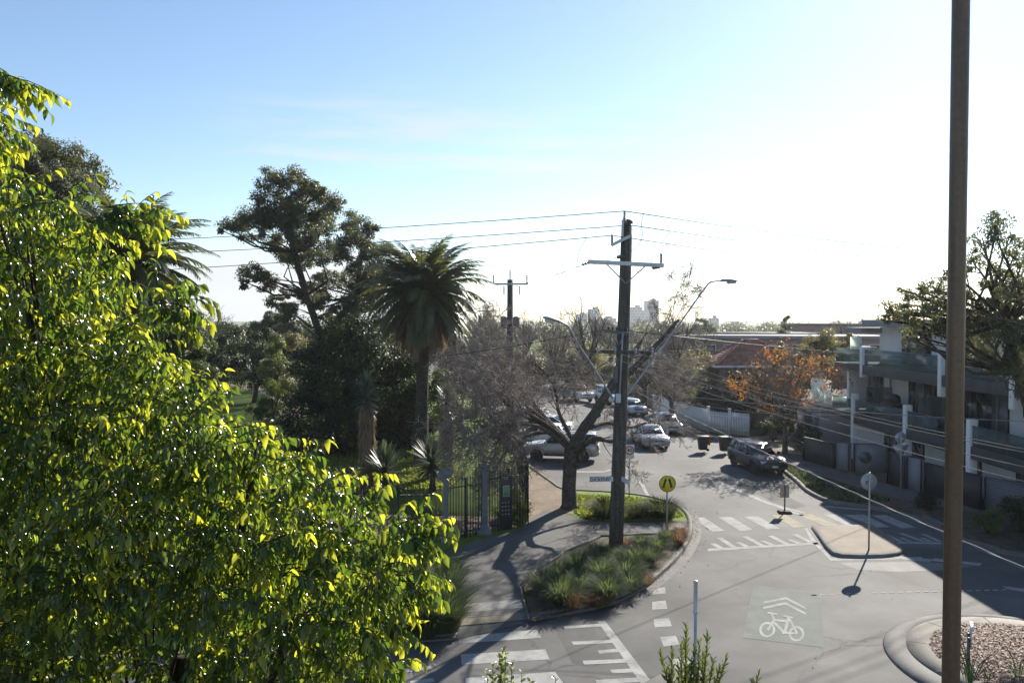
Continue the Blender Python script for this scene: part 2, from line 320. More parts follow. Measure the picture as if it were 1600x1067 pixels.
class MB:
    def __init__(s): s.v = []; s.f = []; s.m = []; s.cur = 0
    def add(s, vs, fs):
        b = len(s.v); s.v += [tuple(v) for v in vs]
        for f in fs: s.f.append(tuple(i + b for i in f)); s.m.append(s.cur)
        return s
    def box(s, c, d, rz=0.0, taper=1.0):
        x, y, z = d[0] / 2, d[1] / 2, d[2] / 2; co, si = math.cos(rz), math.sin(rz); vs = []
        for k, zz in ((1, -z), (taper, z)):
            for a, b in ((-x, -y), (x, -y), (x, y), (-x, y)):
                a *= k; b *= k
                vs.append((c[0] + a * co - b * si, c[1] + a * si + b * co, c[2] + zz))
        return s.add(vs, [(3, 2, 1, 0), (4, 5, 6, 7), (0, 1, 5, 4), (1, 2, 6, 5), (2, 3, 7, 6), (3, 0, 4, 7)])
    def slab(s, a, b, z0, z1, t):
        """upright wall of thickness t between plan points a and b"""
        dx, dy = b[0] - a[0], b[1] - a[1]; L = math.hypot(dx, dy)
        return s.box(((a[0] + b[0]) / 2, (a[1] + b[1]) / 2, (z0 + z1) / 2), (L, t, z1 - z0), math.atan2(dy, dx))
    def prism(s, poly, z0, z1):
        n = len(poly); A = sum(poly[i][0] * poly[(i + 1) % n][1] - poly[(i + 1) % n][0] * poly[i][1] for i in range(n))
        if A < 0: poly = poly[::-1]
        vs = [(p[0], p[1], z0) for p in poly] + [(p[0], p[1], z1) for p in poly]
        return s.add(vs, [tuple(range(n - 1, -1, -1)), tuple(range(n, 2 * n))] + [(i, (i + 1) % n, n + (i + 1) % n, n + i) for i in range(n)])
    def flat(s, poly, z):
        n = len(poly); A = sum(poly[i][0] * poly[(i + 1) % n][1] - poly[(i + 1) % n][0] * poly[i][1] for i in range(n))
        if A < 0: poly = poly[::-1]
        return s.add([(p[0], p[1], z) for p in poly], [tuple(range(n))])
    def tube(s, pts, r, n=8, cap=True):
        pts = [Vector(p) for p in pts]; m = len(pts)
        rs = r if isinstance(r, (list, tuple)) else [r] * m
        vs = []; up = None
        for i, p in enumerate(pts):
            d = (pts[min(i + 1, m - 1)] - pts[max(i - 1, 0)]).normalized()
            if up is None: up = Vector((0, 0, 1)) if abs(d.z) < .9 else Vector((1, 0, 0))
            x = d.cross(up); x = x.normalized() if x.length > 1e-6 else d.orthogonal().normalized()
            y = d.cross(x).normalized(); up = -y if False else up
            for k in range(n):
                a = 2 * math.pi * k / n; vs.append(p + x * (math.cos(a) * rs[i]) + y * (math.sin(a) * rs[i]))
        fs = [(i * n + k, i * n + (k + 1) % n, (i + 1) * n + (k + 1) % n, (i + 1) * n + k) for i in range(m - 1) for k in range(n)]
        if cap: fs += [tuple(range(n - 1, -1, -1)), tuple((m - 1) * n + k for k in range(n))]
        return s.add(vs, fs)
    def lathe(s, prof, c=(0, 0, 0), n=16, axis='z'):
        """prof: list of (r, h)"""
        vs = []
        for r, h in prof:
            for k in range(n):
                a = 2 * math.pi * k / n; x, y = math.cos(a) * r, math.sin(a) * r
                q = (x, y, h) if axis == 'z' else ((x, h, y) if axis == 'y' else (h, x, y))
                vs.append((c[0] + q[0], c[1] + q[1], c[2] + q[2]))
        m = len(prof)
        fs = [(i * n + k, i * n + (k + 1) % n, (i + 1) * n + (k + 1) % n, (i + 1) * n + k) for i in range(m - 1) for k in range(n)]
        fs += [tuple(range(n - 1, -1, -1)), tuple((m - 1) * n + k for k in range(n))]
        return s.add(vs, fs)
    def mat(s, i): s.cur = i; return s
    def build(s, name, mats, parent=None, smooth=False, bevel=0.0, loc=None):
        o = raw_mesh(name, s.v, s.f, mats, s.m, smooth, None, parent)
        if loc is not None: o.location = loc
        if bevel:
            b = o.modifiers.new('bevel', 'BEVEL'); b.width = bevel; b.segments = 2; b.limit_method = 'ANGLE'; b.angle_limit = math.radians(40)
        return o
def structure(name, mb, m, **k): return tag(mb.build(name, m, **k), kind='structure')
def text_mesh(name, body, size, m, parent, M):
    """lettering as a thin flat mesh, placed by matrix M in the parent's frame"""
    cu = bpy.data.curves.new(name, 'FONT'); cu.body = body; cu.size = size; cu.align_x = 'CENTER'; cu.align_y = 'CENTER'; cu.extrude = .002; cu.offset = size * .02
    t = bpy.data.objects.new(name, cu); SC.collection.objects.link(t)
    dg = bpy.context.evaluated_depsgraph_get()
    me = bpy.data.meshes.new_from_object(t.evaluated_get(dg))
    bpy.data.objects.remove(t); bpy.data.curves.remove(cu)
    me.transform(M); me.materials.clear(); me.materials.append(MATS[m])
    return link(bpy.data.objects.new(name, me), parent)

def norm(a): return a / np.maximum(np.linalg.norm(a, axis=-1, keepdims=True), 1e-9)
def tubes(P0, P1, R0, R1, n=3):
    """many straight tapered tubes at once"""
    P0 = np.asarray(P0, float); P1 = np.asarray(P1, float); R0 = np.asarray(R0, float); R1 = np.asarray(R1, float)
    d = norm(P1 - P0); up = np.where(np.abs(d[:, 2:3]) < .9, np.array([[0, 0, 1.]]), np.array([[1., 0, 0]]))
    x = norm(np.cross(d, up)); y = np.cross(d, x)
    a = np.arange(n) * 2 * np.pi / n
    ring = x[:, None] * np.cos(a)[None, :, None] + y[:, None] * np.sin(a)[None, :, None]
    v = np.concatenate([P0[:, None] + ring * R0[:, None, None], P1[:, None] + ring * R1[:, None, None]], 1)
    k = np.arange(n); f = np.stack([k, (k + 1) % n, n + (k + 1) % n, n + k], 1)
    fs = (np.arange(len(P0)) * 2 * n)[:, None, None] + f[None]
    return v.reshape(-1, 3), fs.reshape(-1, 4)
def scatter(tv, tf, pos, direc, nrm, scale, wscale=None):
    """template (k,3) laid along +Y with normal +Z copied to every pos"""
    y = norm(direc); x = norm(np.cross(y, nrm)); z = np.cross(x, y)
    s = scale[:, None, None]; w = s if wscale is None else s * wscale[:, None, None]
    v = pos[:, None] + x[:, None] * tv[None, :, 0:1] * w + y[:, None] * tv[None, :, 1:2] * s + z[:, None] * tv[None, :, 2:3] * s
    k = len(tv); f = (np.arange(len(pos)) * k)[:, None, None] + tf[None]
    return v.reshape(-1, 3), f.reshape(-1, tf.shape[1])
def rdir(rng, n):
    return norm(rng.normal(size=(n, 3)))
# leaf shapes
LEAF4 = (np.array([[0, 0, 0], [-.22, .45, .03], [0, 1, -.06], [.22, .45, .03]]), np.array([[0, 3, 2, 1]]))
def leaf_long(rows=5, w=.21, bend=.28, fold=.10):
    ys = np.linspace(0, 1, rows); ws = w * np.sin(np.pi * np.clip(ys, 0, 1) ** .8) ** .8; ws[0] = .02; ws[-1] = .004
    v = []
    for y, q in zip(ys, ws):
        z = -bend * y * y; yy = y * (1 - .12 * y * bend * 3)
        v += [(-q, yy, z + fold * q / w), (0, yy, z), (q, yy, z + fold * q / w)]
    f = []
    for i in range(rows - 1):
        a = i * 3; f += [(a, a + 1, a + 4, a + 3), (a + 1, a + 2, a + 5, a + 4)]
    return np.array(v), np.array(f)
LEAFN = leaf_long(5, .185, .46, .10)
BLADE = (np.array([[-.016, 0, 0], [.016, 0, 0], [-.014, .5, .0], [.014, .5, .0], [-.010, .82, -.09], [.010, .82, -.09], [0, 1, -.26]]),
         np.array([[0, 1, 3, 2], [2, 3, 5, 4], [4, 5, 6, 6]]))
BLADE = (BLADE[0], np.array([[0, 1, 3, 2], [2, 3, 5, 4]]), np.array([[4, 5, 6]]))
# ------------------------------------------------------------------ the ground, road, kerbs and markings
def spline(pts, n=6):
    pts = [np.array(p, float) for p in pts]; out = []
    for i in range(len(pts) - 1):
        p0 = pts[max(i - 1, 0)]; p1 = pts[i]; p2 = pts[i + 1]; p3 = pts[min(i + 2, len(pts) - 1)]
        for k in range(n):
            t = k / n
            out.append(tuple(.5 * ((2 * p1) + (-p0 + p2) * t + (2 * p0 - 5 * p1 + 4 * p2 - p3) * t * t + (-p0 + 3 * p1 - 3 * p2 + p3) * t ** 3)))
    out.append(tuple(pts[-1])); return out
def kerb_mb(line, w=.17, z0=-.05, z1=.135, side=1, gutter=0.0, ends=True):
    """kerb with rounded arris along a plan line; body lies to the left (side=1) of it"""
    L = [Vector((p[0], p[1], 0)) for p in line]; m = MB(); n = len(L); vs = []
    for i in range(n):
        d = (L[min(i + 1, n - 1)] - L[max(i - 1, 0)]).normalized(); nn = Vector((-d.y, d.x, 0)) * side
        for off, z in ((-.03, z0), (0, z1 - .04), (.02, z1 - .01), (.04, z1), (w, z1), (w, z0)):
            q = L[i] + nn * off; vs.append((q.x, q.y, z))
    k = 6; fs = []
    for i in range(n - 1):
        for j in range(k - 1):
            a = i * k + j; q = (a, a + 1, a + k + 1, a + k); fs.append(q if side < 0 else q[::-1])
    if ends: fs += [tuple(range(k)), tuple((n - 1) * k + j for j in range(k - 1, -1, -1))]
    m.add(vs, fs); return m

g = MB(); g.flat([(-3000, -200), (3000, -200), (3000, 4000), (-3000, 4000)], -.06)
structure('ground', g, 'grass')
g = MB(); g.flat([(-70, -30), (70, -30), (70, 190), (-70, 190)], 0.0)
structure('road', g, 'asphalt')

kl_ramp_b = [(715, 966), (824, 957)]
KL1 = spline([(-40, 15.5), (-12, 17.6), G(560, 1010), G(615, 1005), G(715, 999)], 4)
KL2 = [G(830, 970), G(880, 961), G(930, 952)]
KL3 = spline([G(955, 945), G(985, 932), G(1020, 910), G(1050, 884), G(1072, 857), G(1082, 832), G(1080, 812), G(1070, 799), G(1055, 790), G(1030, 782), G(1000, 776), G(950, 771), G(915, 769), (2.4, 36.2), (1.9, 38), (1.2, 41), (.2, 46), (-.8, 54), (-2.2, 66), (-4.5, 82), (-9, 105), (-18, 140), (-30, 180)], 5)
park = KL1 + Gs(kl_ramp_b) + KL2 + KL3 + [(-75, 180), (-75, 15.5)]
g = MB(); g.prism(park, -.2, .10); structure('lawn', g, 'grass')
k = kerb_mb(KL1, side=1); structure('kerb', k, 'concrete')
k = kerb_mb(KL2, side=1); structure('kerb', k, 'concrete')
k = kerb_mb(KL3, side=1); structure('kerb', k, 'concrete')
gut = [(Vector((p[0], p[1], 0))) for p in KL3[:34]]
g = MB()
for i in range(len(gut) - 1):
    def offp(i):
        d = (gut[min(i + 1, len(gut) - 1)] - gut[max(i - 1, 0)]).normalized(); return gut[i] + Vector((d.y, -d.x, 0)) * .32
    a, b = offp(i), offp(i + 1)
    g.add([(gut[i].x, gut[i].y, .010), (a.x, a.y, .006), (b.x, b.y, .006), (gut[i + 1].x, gut[i + 1].y, .010)], [(0, 1, 2, 3)])
structure('gutter', g, 'concrete')

# footpath with its ramp down to the crossing
pz = .106
pathpx = [(715, 966), (824, 957), (815, 917), (838, 893), (880, 865), (938, 839), (1000, 836), (1078, 836), (1077, 814), (1040, 815), (1000, 816), (950, 817), (910, 812), (885, 803), (850, 796), (826, 812), (815, 826), (740, 846), (700, 862), (640, 872), (600, 884), (600, 890), (705, 884), (712, 925)]
g = MB(); g.flat(Gs(pathpx, .1), pz)
a, b = G(715, 966), G(824, 957); c, d = G(830, 971), G(713, 1000)
g.add([(a[0], a[1], pz), (d[0], d[1], .012), (c[0], c[1], .012), (b[0], b[1], pz)], [(0, 1, 2, 3)])
structure('footpath', g, 'asphalt_path')
g = MB(); g.flat(Gs([(826, 735), (850, 735), (880, 765), (905, 770), (895, 803), (850, 797), (826, 813)], .1), .107)
structure('dirt_track', g, 'dirt')
g = MB(); g.flat([(-14.5, 26.2), (-5, 27.6), (-2.6, 27.8), (-1.6, 28.6), (.2, 29.5), (-.6, 31.0), (-4, 31.2), (-14.5, 33.0)], .105); structure('dirt_path', g, 'dirt')
g = MB(); g.flat([(-19.5, 62), (-17, 60), (-18, 72), (-23.5, 85), (-31, 95), (-34, 95), (-27, 85), (-20.5, 72)], .106); structure('garden_path', g, 'tan_paving')
bedA = [(832, 969), (880, 958), (955, 944), (985, 930), (1018, 908), (1048, 882), (1069, 857), (1078, 838), (1000, 838), (938, 841), (880, 867), (840, 893), (818, 917)]
g = MB(); g.flat(Gs(bedA, .1), .112); structure('garden_bed', g, 'soil')
g = MB(); g.flat(Gs([(600, 890), (705, 884), (712, 925), (714, 962), (713, 996), (640, 1003), (600, 1003)], .1), .110); structure('garden_bed', g, 'soil')
g = MB()   # timber edging along the beds
for pl in ([(826, 968), (812, 917), (838, 892), (880, 864), (938, 838), (1000, 835), (1074, 834)], ):
    q = Gs(pl, .1)
    for i in range(len(q) - 1): g.slab(q[i], q[i + 1], .09, .15, .05)
structure('bed_edging', g, 'concrete')

# right-hand verge
KR = spline([(48, 12), (32, 17.3), (22, 22.2), G(1600, 871), G(1547, 858), G(1500, 845), G(1462, 828), G(1430, 812), G(1380, 799), G(1320, 790), G(1290, 784), (13.35, 36), (13.7, 38.6), (13.95, 42), (13.8, 46), (13.2, 52), (12.4, 60), (11.4, 72), (9.4, 88), (5, 108), (-3, 132), (-14, 160), (-22, 180)], 5)
g = MB(); g.prism(KR + [(75, 180), (75, 12)], -.2, .09); structure('verge', g, 'soil')
k = kerb_mb(KR, side=-1, z1=.125); structure('kerb', k, 'concrete')
FL = [(14.6, 52), (15.6, 46), (16.0, 43.7), (16.7, 40.6), (17.6, 37.3), (18.2, 35.5), (18.9, 32.1), (19.8, 30.6), (23, 27), (32, 20)]
g = MB()
inn = FL; out = [(13.9, 52), (14.3, 46), (14.6, 43), (15.1, 40.2), (15.8, 37), (16.5, 34.8), (17.2, 31.6), (18.4, 29.6), (22, 25.4), (31, 18.4)]
g.flat(inn + out[::-1], .096); structure('pavement', g, 'asphalt_path')
g = MB(); g.flat([(19.8, 30.6), (16.9, 33.3), (16.2, 29.2), (17.0, 26.4), (22, 23.0), (26, 24.5)], .100); structure('garden_bed', g, 'soil')
g = MB(); g.flat(Gs([(1432, 811), (1465, 826), (1478, 818), (1445, 804)], .09), .101); structure('kerb_ramp', g, 'concrete')
g = MB(); g.flat([(12.6, 53), (15, 52.2), (18, 50), (18, 44.2), (15.9, 46)], .094); structure('dirt_track', g, 'dirt')

# painted markings, each paint colour of each crossing one flat sheet set
def paint(name, polys, m, z=.004):
    g = MB()
    for i, p in enumerate(polys): g.flat(Gs(p), z + i * .0004)
    return structure(name, g, m)
paint('crossing_markings', [[(716, 1005), (718, 995), (838, 983), (846, 996)], [(721, 1038), (720, 1022), (852, 1014), (859, 1030)], [(728, 1075), (727, 1059), (867, 1049), (884, 1072)], [(736, 1120), (733, 1098), (905, 1090), (925, 1112)]], 'paint')
g = MB(); g.flat(Gs([(716, 945), (815, 936), (820, 949), (716, 958)], .1), .110); structure('path_marking', g, 'paint_worn')
g = MB(); zz = .1
a, b, c, d = (717, 964), (823, 956), (829, 968), (716, 978)
w = [G(*a, .106), G(*b, .106), G(*c, .02), G(*d, .06)]
g.add([(w[0][0], w[0][1], .113), (w[3][0], w[3][1], .075), (w[2][0], w[2][1], .04), (w[1][0], w[1][1], .113)], [(0, 1, 2, 3)])
structure('tactile_strip', g, 'tactile')
g = MB(); g.flat(Gs([(1002, 818), (1022, 818), (1044, 830), (1024, 831)], .1), .110); structure('path_marking', g, 'paint_worn')
g = MB(); g.flat(Gs([(1030, 817), (1060, 816), (1077, 826), (1077, 834), (1060, 834)], .1), .110); structure('tactile_strip', g, 'tactile')
comb = [[(933, 970), (945, 969), (1022, 1070), (1005, 1072)]]
for (x0, y0, x1, y1, hh) in ((880, 978, 940, 974, 4), (893, 1002, 956, 999, 5), (934, 1016, 966, 1013, 5), (910, 1032, 976, 1029, 6), (953, 1046, 986, 1044, 6), (930, 1062, 1000, 1058, 7), (627, 1046, 672, 1040, 5), (640, 1064, 676, 1059, 6)):
    comb.append([(x0, y0), (x1, y1), (x1 + 4, y1 + hh), (x0 + 3, y0 + hh)])
paint('lane_markings', comb, 'paint')
paint('lane_markings', [[(1020, 919), (1039, 917), (1041, 927), (1019, 929)], [(1019, 940), (1040, 938), (1043, 951), (1019, 952)], [(1021, 967), (1045, 965), (1050, 978), (1023, 980)], [(1031, 995), (1056, 993), (1062, 1007), (1037, 1010)], [(1048, 1030), (1076, 1027), (1084, 1042), (1056, 1046)]], 'paint')
paint('crossing_markings', [[(1082, 809), (1100, 808), (1132, 829), (1114, 831)], [(1122, 808), (1142, 807), (1177, 828), (1156, 829)], [(1163, 807), (1184, 806), (1219, 826), (1199, 827)], [(1318, 804), (1350, 804), (1390, 823), (1370, 824)], [(1286, 804), (1308, 803), (1346, 821), (1327, 823)], [(1363, 805), (1384, 805), (1432, 824), (1408, 825)]], 'paint')
paint('crossing_markings', [[(1206, 805), (1227, 804), (1260, 822), (1240, 824)], [(1245, 804), (1267, 803), (1311, 821), (1290, 822)]], 'paint_cream')
cb = [[(1106, 857), (1280, 847), (1280, 850), (1106, 861)]]
for x0, y0, x1, y1, w_ in ((1109, 849, 1123, 857, 9), (1119, 840, 1142, 855, 9), (1149, 847, 1165, 855, 8), (1159, 838, 1187, 853, 9), (1187, 845, 1204, 852, 8), (1199, 837, 1226, 851, 9), (1228, 843, 1247, 850, 8), (1237, 835, 1263, 848, 9)):
    cb.append([(x0, y0), (x0 + w_, y0 - .5), (x1 + w_, y1 - .5), (x1, y1)])
cb += [[(1372, 846), (1470, 847), (1472, 850), (1374, 849)]]
for x0, y0, x1, y1 in ((1378, 834, 1404, 846), (1403, 833, 1440, 846), (1404, 840, 1418, 846), (1438, 834, 1464, 846), (1436, 840, 1450, 846)):
    cb.append([(x0, y0), (x0 + 8, y0), (x1 + 8, y1), (x1, y1)])
paint('lane_markings', cb, 'paint')
ln = [[(1257, 825), (1261, 825), (1272, 842), (1300, 872), (1440, 870), (1441, 873), (1298, 876), (1268, 846)],
      [(1100, 745), (1102, 744), (1192, 781), (1257, 805), (1252, 806), (1185, 782)], [(1118, 750), (1121, 750), (1205, 786), (1260, 801), (1256, 802), (1200, 788)],
      [(1012, 779), (1017, 779), (1006, 757), (990, 738), (968, 720), (964, 720), (986, 740), (1001, 758)],
      [(942, 736), (958, 732), (978, 722), (982, 723), (962, 733), (944, 738), (900, 738), (900, 736)],
      [(1288, 792), (1290, 790), (1360, 796), (1360, 798)], [(1460, 872), (1535, 880), (1530, 884), (1456, 876)], [(1395, 868), (1460, 874), (1452, 878), (1400, 873)], [(1565, 915), (1620, 922), (1620, 928), (1572, 920)]]
paint('lane_markings', ln, 'paint')
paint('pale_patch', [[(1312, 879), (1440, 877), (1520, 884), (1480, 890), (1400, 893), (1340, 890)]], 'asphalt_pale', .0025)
paint('asphalt_repair', [[(1180, 752), (1260, 790), (1235, 796), (1150, 756)], [(870, 985), (925, 980), (960, 1030), (895, 1036)]], 'asphalt_patch', .0022)
dash = []
for i in range(26):
    x = 1268 + i * 13.5; y = 929 - 9 * (i / 26.) ** .7
    if 1338 < x < 1352: continue
    dash.append([(x, y), (x + 8, y - .3), (x + 8, y + 1.3), (x, y + 1.6)])
paint('lane_markings', dash, 'paint')
paint('cycle_patch', [[(1177, 914), (1283, 925), (1287, 1011), (1160, 996)]], 'paint_green')
def stroke(p, q, w):
    d = Vector((q[0] - p[0], q[1] - p[1])); n = Vector((-d.y, d.x)).normalized() * (w / 2)
    return [(p[0] + n.x, p[1] + n.y), (q[0] + n.x, q[1] + n.y), (q[0] - n.x, q[1] - n.y), (p[0] - n.x, p[1] - n.y)]
def zb(x, y): return 1160 + x / 5.708, 880 + y / 5.708
bk = MB()
def bstroke(a, b, w): bk.flat(Gs(stroke(zb(*a), zb(*b), w)), bz)
for cx, cy, rx, ry in ((222, 592, 68, 66), (482, 628, 66, 66)):
    for i in range(24):
        a0, a1 = 2 * math.pi * i / 24, 2 * math.pi * (i + 1) / 24
        bk.flat(Gs([zb(cx + rx * s * math.cos(t), cy + ry * s * math.sin(t)) for s, t in ((1.06, a0), (1.06, a1), (.74, a1), (.74, a0))]), .0080)
for i, (a_, b_, w_) in enumerate((((262, 450), (288, 512), 4), ((285, 505), (225, 596), 4), ((285, 506), (400, 516), 3.6), ((286, 530), (372, 618), 4), ((376, 622), (414, 480), 4.6), ((372, 618), (490, 628), 3.2), ((420, 500), (490, 628), 3.6), ((365, 468), (450, 486), 3), ((225, 440), (312, 456), 2.8), ((355, 622), (395, 612), 5))):
    bz = .0084 + i * .0003; bstroke(a_, b_, w_)
bz = .0082
for pts in (((190, 350), (390, 312), (565, 402)), ((184, 400), (384, 358), (565, 452))):
    for p, q in zip(pts, pts[1:]):
        bk.flat(Gs([zb(p[0], p[1] - 11), zb(q[0], q[1] - 11), zb(q[0], q[1] + 9), zb(p[0], p[1] + 9)]), .0080)
structure('cycle_symbol', bk, 'paint')

# concrete pedestrian island, splitter island and the roundabout
def island(px, name, top, inset=.2):
    q = Gs(px); cx = sum(p[0] for p in q) / len(q); cy = sum(p[1] for p in q) / len(q)
    q2 = [(p[0] + (cx - p[0]) * inset, p[1] + (cy - p[1]) * inset) for p in q]
    g = MB(); n = len(q); q1 = [(p[0] + (cx - p[0]) * .05, p[1] + (cy - p[1]) * .05) for p in q]
    vs = [(p[0], p[1], -.02) for p in q] + [(p[0], p[1], .07) for p in q] + [(p[0], p[1], .105) for p in q1] + [(p[0], p[1], .105) for p in q2]
    fs = []
    for r in range(3):
        for i in range(n): fs.append((r * n + i, r * n + (i + 1) % n, (r + 1) * n + (i + 1) % n, (r + 1) * n + i))
    g.add(vs, fs + [tuple(3 * n + i for i in range(n))]); structure('island_kerb', g, 'concrete')
    g = MB(); g.flat(q2, .109); structure('traffic_island', g, top)
island([(1268, 824), (1300, 823), (1363, 822), (1390, 840), (1410, 857), (1412, 863), (1404, 868), (1380, 871), (1345, 872), (1315, 871), (1300, 867), (1290, 857), (1280, 842)], 'island', 'tan_paving', .13)
island([(1000, 1075), (1030, 1060), (1060, 1050), (1084, 1044), (1100, 1056), (1110, 1120), (1010, 1130)], 'island', 'concrete', .2)
RC = (11.85, 17.7); g = MB()
g.lathe([(3.2, -.02), (3.15, .05), (3.02, .10), (2.72, .14), (2.70, .12)], (RC[0], RC[1], 0), 72); structure('roundabout_kerb', g, 'concrete')
g = MB(); g.lathe([(2.68, 0), (2.68, .146), (2.2, .16), (2.1, .15)], (RC[0], RC[1], 0), 72); structure('roundabout_apron', g, 'aggregate')
g = MB()
for k_ in range(10):
    a = 2 * math.pi * k_ / 10 + .2; ca, sa = math.cos(a), math.sin(a)
    p = [(RC[0] + ca * r - sa * s, RC[1] + sa * r + ca * s) for r, s in ((2.25, -.012), (2.66, -.012), (2.66, .012), (2.25, .012))]
    g.add([(x, y, .162 - .013 * (i in (1, 2))) for i, (x, y) in enumerate(p)], [(0, 1, 2, 3)])
structure('apron_joints', g, 'asphalt_patch')
g = MB(); rs = np.random.default_rng(5); ng = 46; vs = []; fs = []
for i in range(ng):
    for j in range(ng):
        x = (i / (ng - 1) * 2 - 1) * 2.3; y = (j / (ng - 1) * 2 - 1) * 2.3; r = math.hypot(x, y)
        if r > 2.2: x *= 2.2 / r; y *= 2.2 / r
        vs.append((RC[0] + x, RC[1] + y, .155 + .12 * max(0, 1 - (r / 2.2) ** 2) + rs.normal() * .008))
for i in range(ng - 1):
    for j in range(ng - 1):
        a = i * ng + j; fs.append((a, a + ng, a + ng + 1, a + 1))
g.add(vs, fs); structure('mulch_mound', g, 'mulch')
# bark chips over the mulch, fallen leaves in the gutters, short grass on the lit verge: nobody could count them
r = np.random.default_rng(11)
def flakes(name, xy, z, size, m, label=None, tiltv=.5):
    n = len(xy); pos = np.column_stack([xy, z + r.uniform(.004, .03, n)])
    nr = norm(np.column_stack([r.normal(size=(n, 2)) * tiltv, np.ones(n)])); d = rdir(r, n); d[:, 2] *= .3
    v, f = scatter(*LEAF4, pos, d, nr, size * r.uniform(.6, 1.4, n))
    o = raw_mesh(name, v, [f], m, tint=np.repeat(r.uniform(0, 1, n), 4)); return tag(o, label, None, None, 'stuff')
a = r.uniform(0, 2 * np.pi, 9000); q = 2.15 * np.sqrt(r.uniform(0, 1, 9000))
flakes('bark_chips', np.column_stack([RC[0] + q * np.cos(a), RC[1] + q * np.sin(a)]), .155 + .12 * np.maximum(0, 1 - (q / 2.2) ** 2), .07, 'litter', 'pale bark chips strewn over the roundabout mound', .35)
xy = []
for ln_, n_, sp in ((KL3[:45], 650, .4), (KL2, 260, .3), (KR[8:60], 500, .5)):
    L = np.array(ln_); i = r.integers(0, len(L) - 1, n_); t = r.uniform(0, 1, n_)[:, None]
    xy.append(L[i] * (1 - t) + L[i + 1] * t + r.normal(size=(n_, 2)) * sp * r.uniform(.1, 1, n_)[:, None])
bA = np.array(Gs([(832, 967), (955, 943), (1020, 907), (1069, 855), (1076, 840), (940, 845), (825, 920)], .1)); wgt = r.dirichlet(np.ones(7) * .6, 1400); xy.append(wgt @ bA)
flakes('leaf_litter', np.concatenate(xy), .118, .065, 'litter_brown', 'dry brown leaves lying along the kerbs and beds')
a = np.column_stack([r.uniform(-8, 12, 160), r.uniform(17, 40, 160)]); flakes('leaf_litter', a[(a[:, 0] > 3.5 + (a[:, 1] < 25) * .5)], .004, .06, 'litter_brown', 'few dry leaves scattered on the roadway')
def pts_in(poly, n):
    poly = np.array(poly); lo, hi = poly.min(0), poly.max(0); out = []
    while len(out) < n:
        p = r.uniform(lo, hi, (n * 2, 2)); x, y = p[:, 0], p[:, 1]; ins = np.zeros(len(p), bool); j = len(poly) - 1
        for i in range(len(poly)):
            c_ = ((poly[i, 1] > y) != (poly[j, 1] > y)) & (x < (poly[j, 0] - poly[i, 0]) * (y - poly[i, 1]) / (poly[j, 1] - poly[i, 1] + 1e-12) + poly[i, 0]); ins ^= c_; j = i
        out += list(p[ins])
    return np.array(out[:n])
def blades(xy, z, hgt, wid, m, name, label=None, lean=.5, par=None):
    n = len(xy); a = r.uniform(0, 2 * np.pi, n); l = r.uniform(0, lean, n)
    d = norm(np.column_stack([np.cos(a) * l, np.sin(a) * l, np.ones(n)])); nr = np.column_stack([-np.cos(a), -np.sin(a), np.full(n, .2)])
    s = hgt * r.uniform(.6, 1.25, n); k = len(BLADE[0]); pos = np.column_stack([xy, np.full(n, z) if np.isscalar(z) else z])
    v, f = scatter(BLADE[0], BLADE[1], pos, d, nr, s, np.full(n, wid / hgt)); f3 = (np.arange(n) * k)[:, None] + np.array([4, 5, 6])[None]
    return raw_mesh(name, v, [f, f3], m, tint=np.repeat(r.uniform(0, 1, n), k), parent=par)
grassC = Gs([(882, 772), (1000, 778), (1052, 793), (1070, 806), (1040, 813), (1000, 814), (950, 815), (912, 810), (898, 800)], .1)
tag(blades(pts_in(grassC, 7000), .1, .09, 1.6, 'blade_lawn', 'grass', lean=.9), 'short sunlit grass around the plane tree and shrubs', None, None, 'stuff')
lawnpx = Gs([(500, 700), (560, 690), (690, 690), (720, 745), (700, 765), (520, 765)], .1)
tag(blades(pts_in(lawnpx, 14000), .1, .13, 2.6, 'blade_lawn', 'grass', lean=.9), 'short grass of the park lawn behind the iron fence', None, None, 'stuff')
tag(blades(pts_in([(13.9, 38.2), (14.2, 41.5), (14.8, 42), (15, 39), (15.6, 36), (16.2, 33.8), (14.8, 33.4), (13.6, 34.3), (13.6, 36.5)], 5000), .09, .11, 1.8, 'blade_green', 'grass', lean=.9), 'short grass of the narrow strip beside the right kerb', None, None, 'stuff')
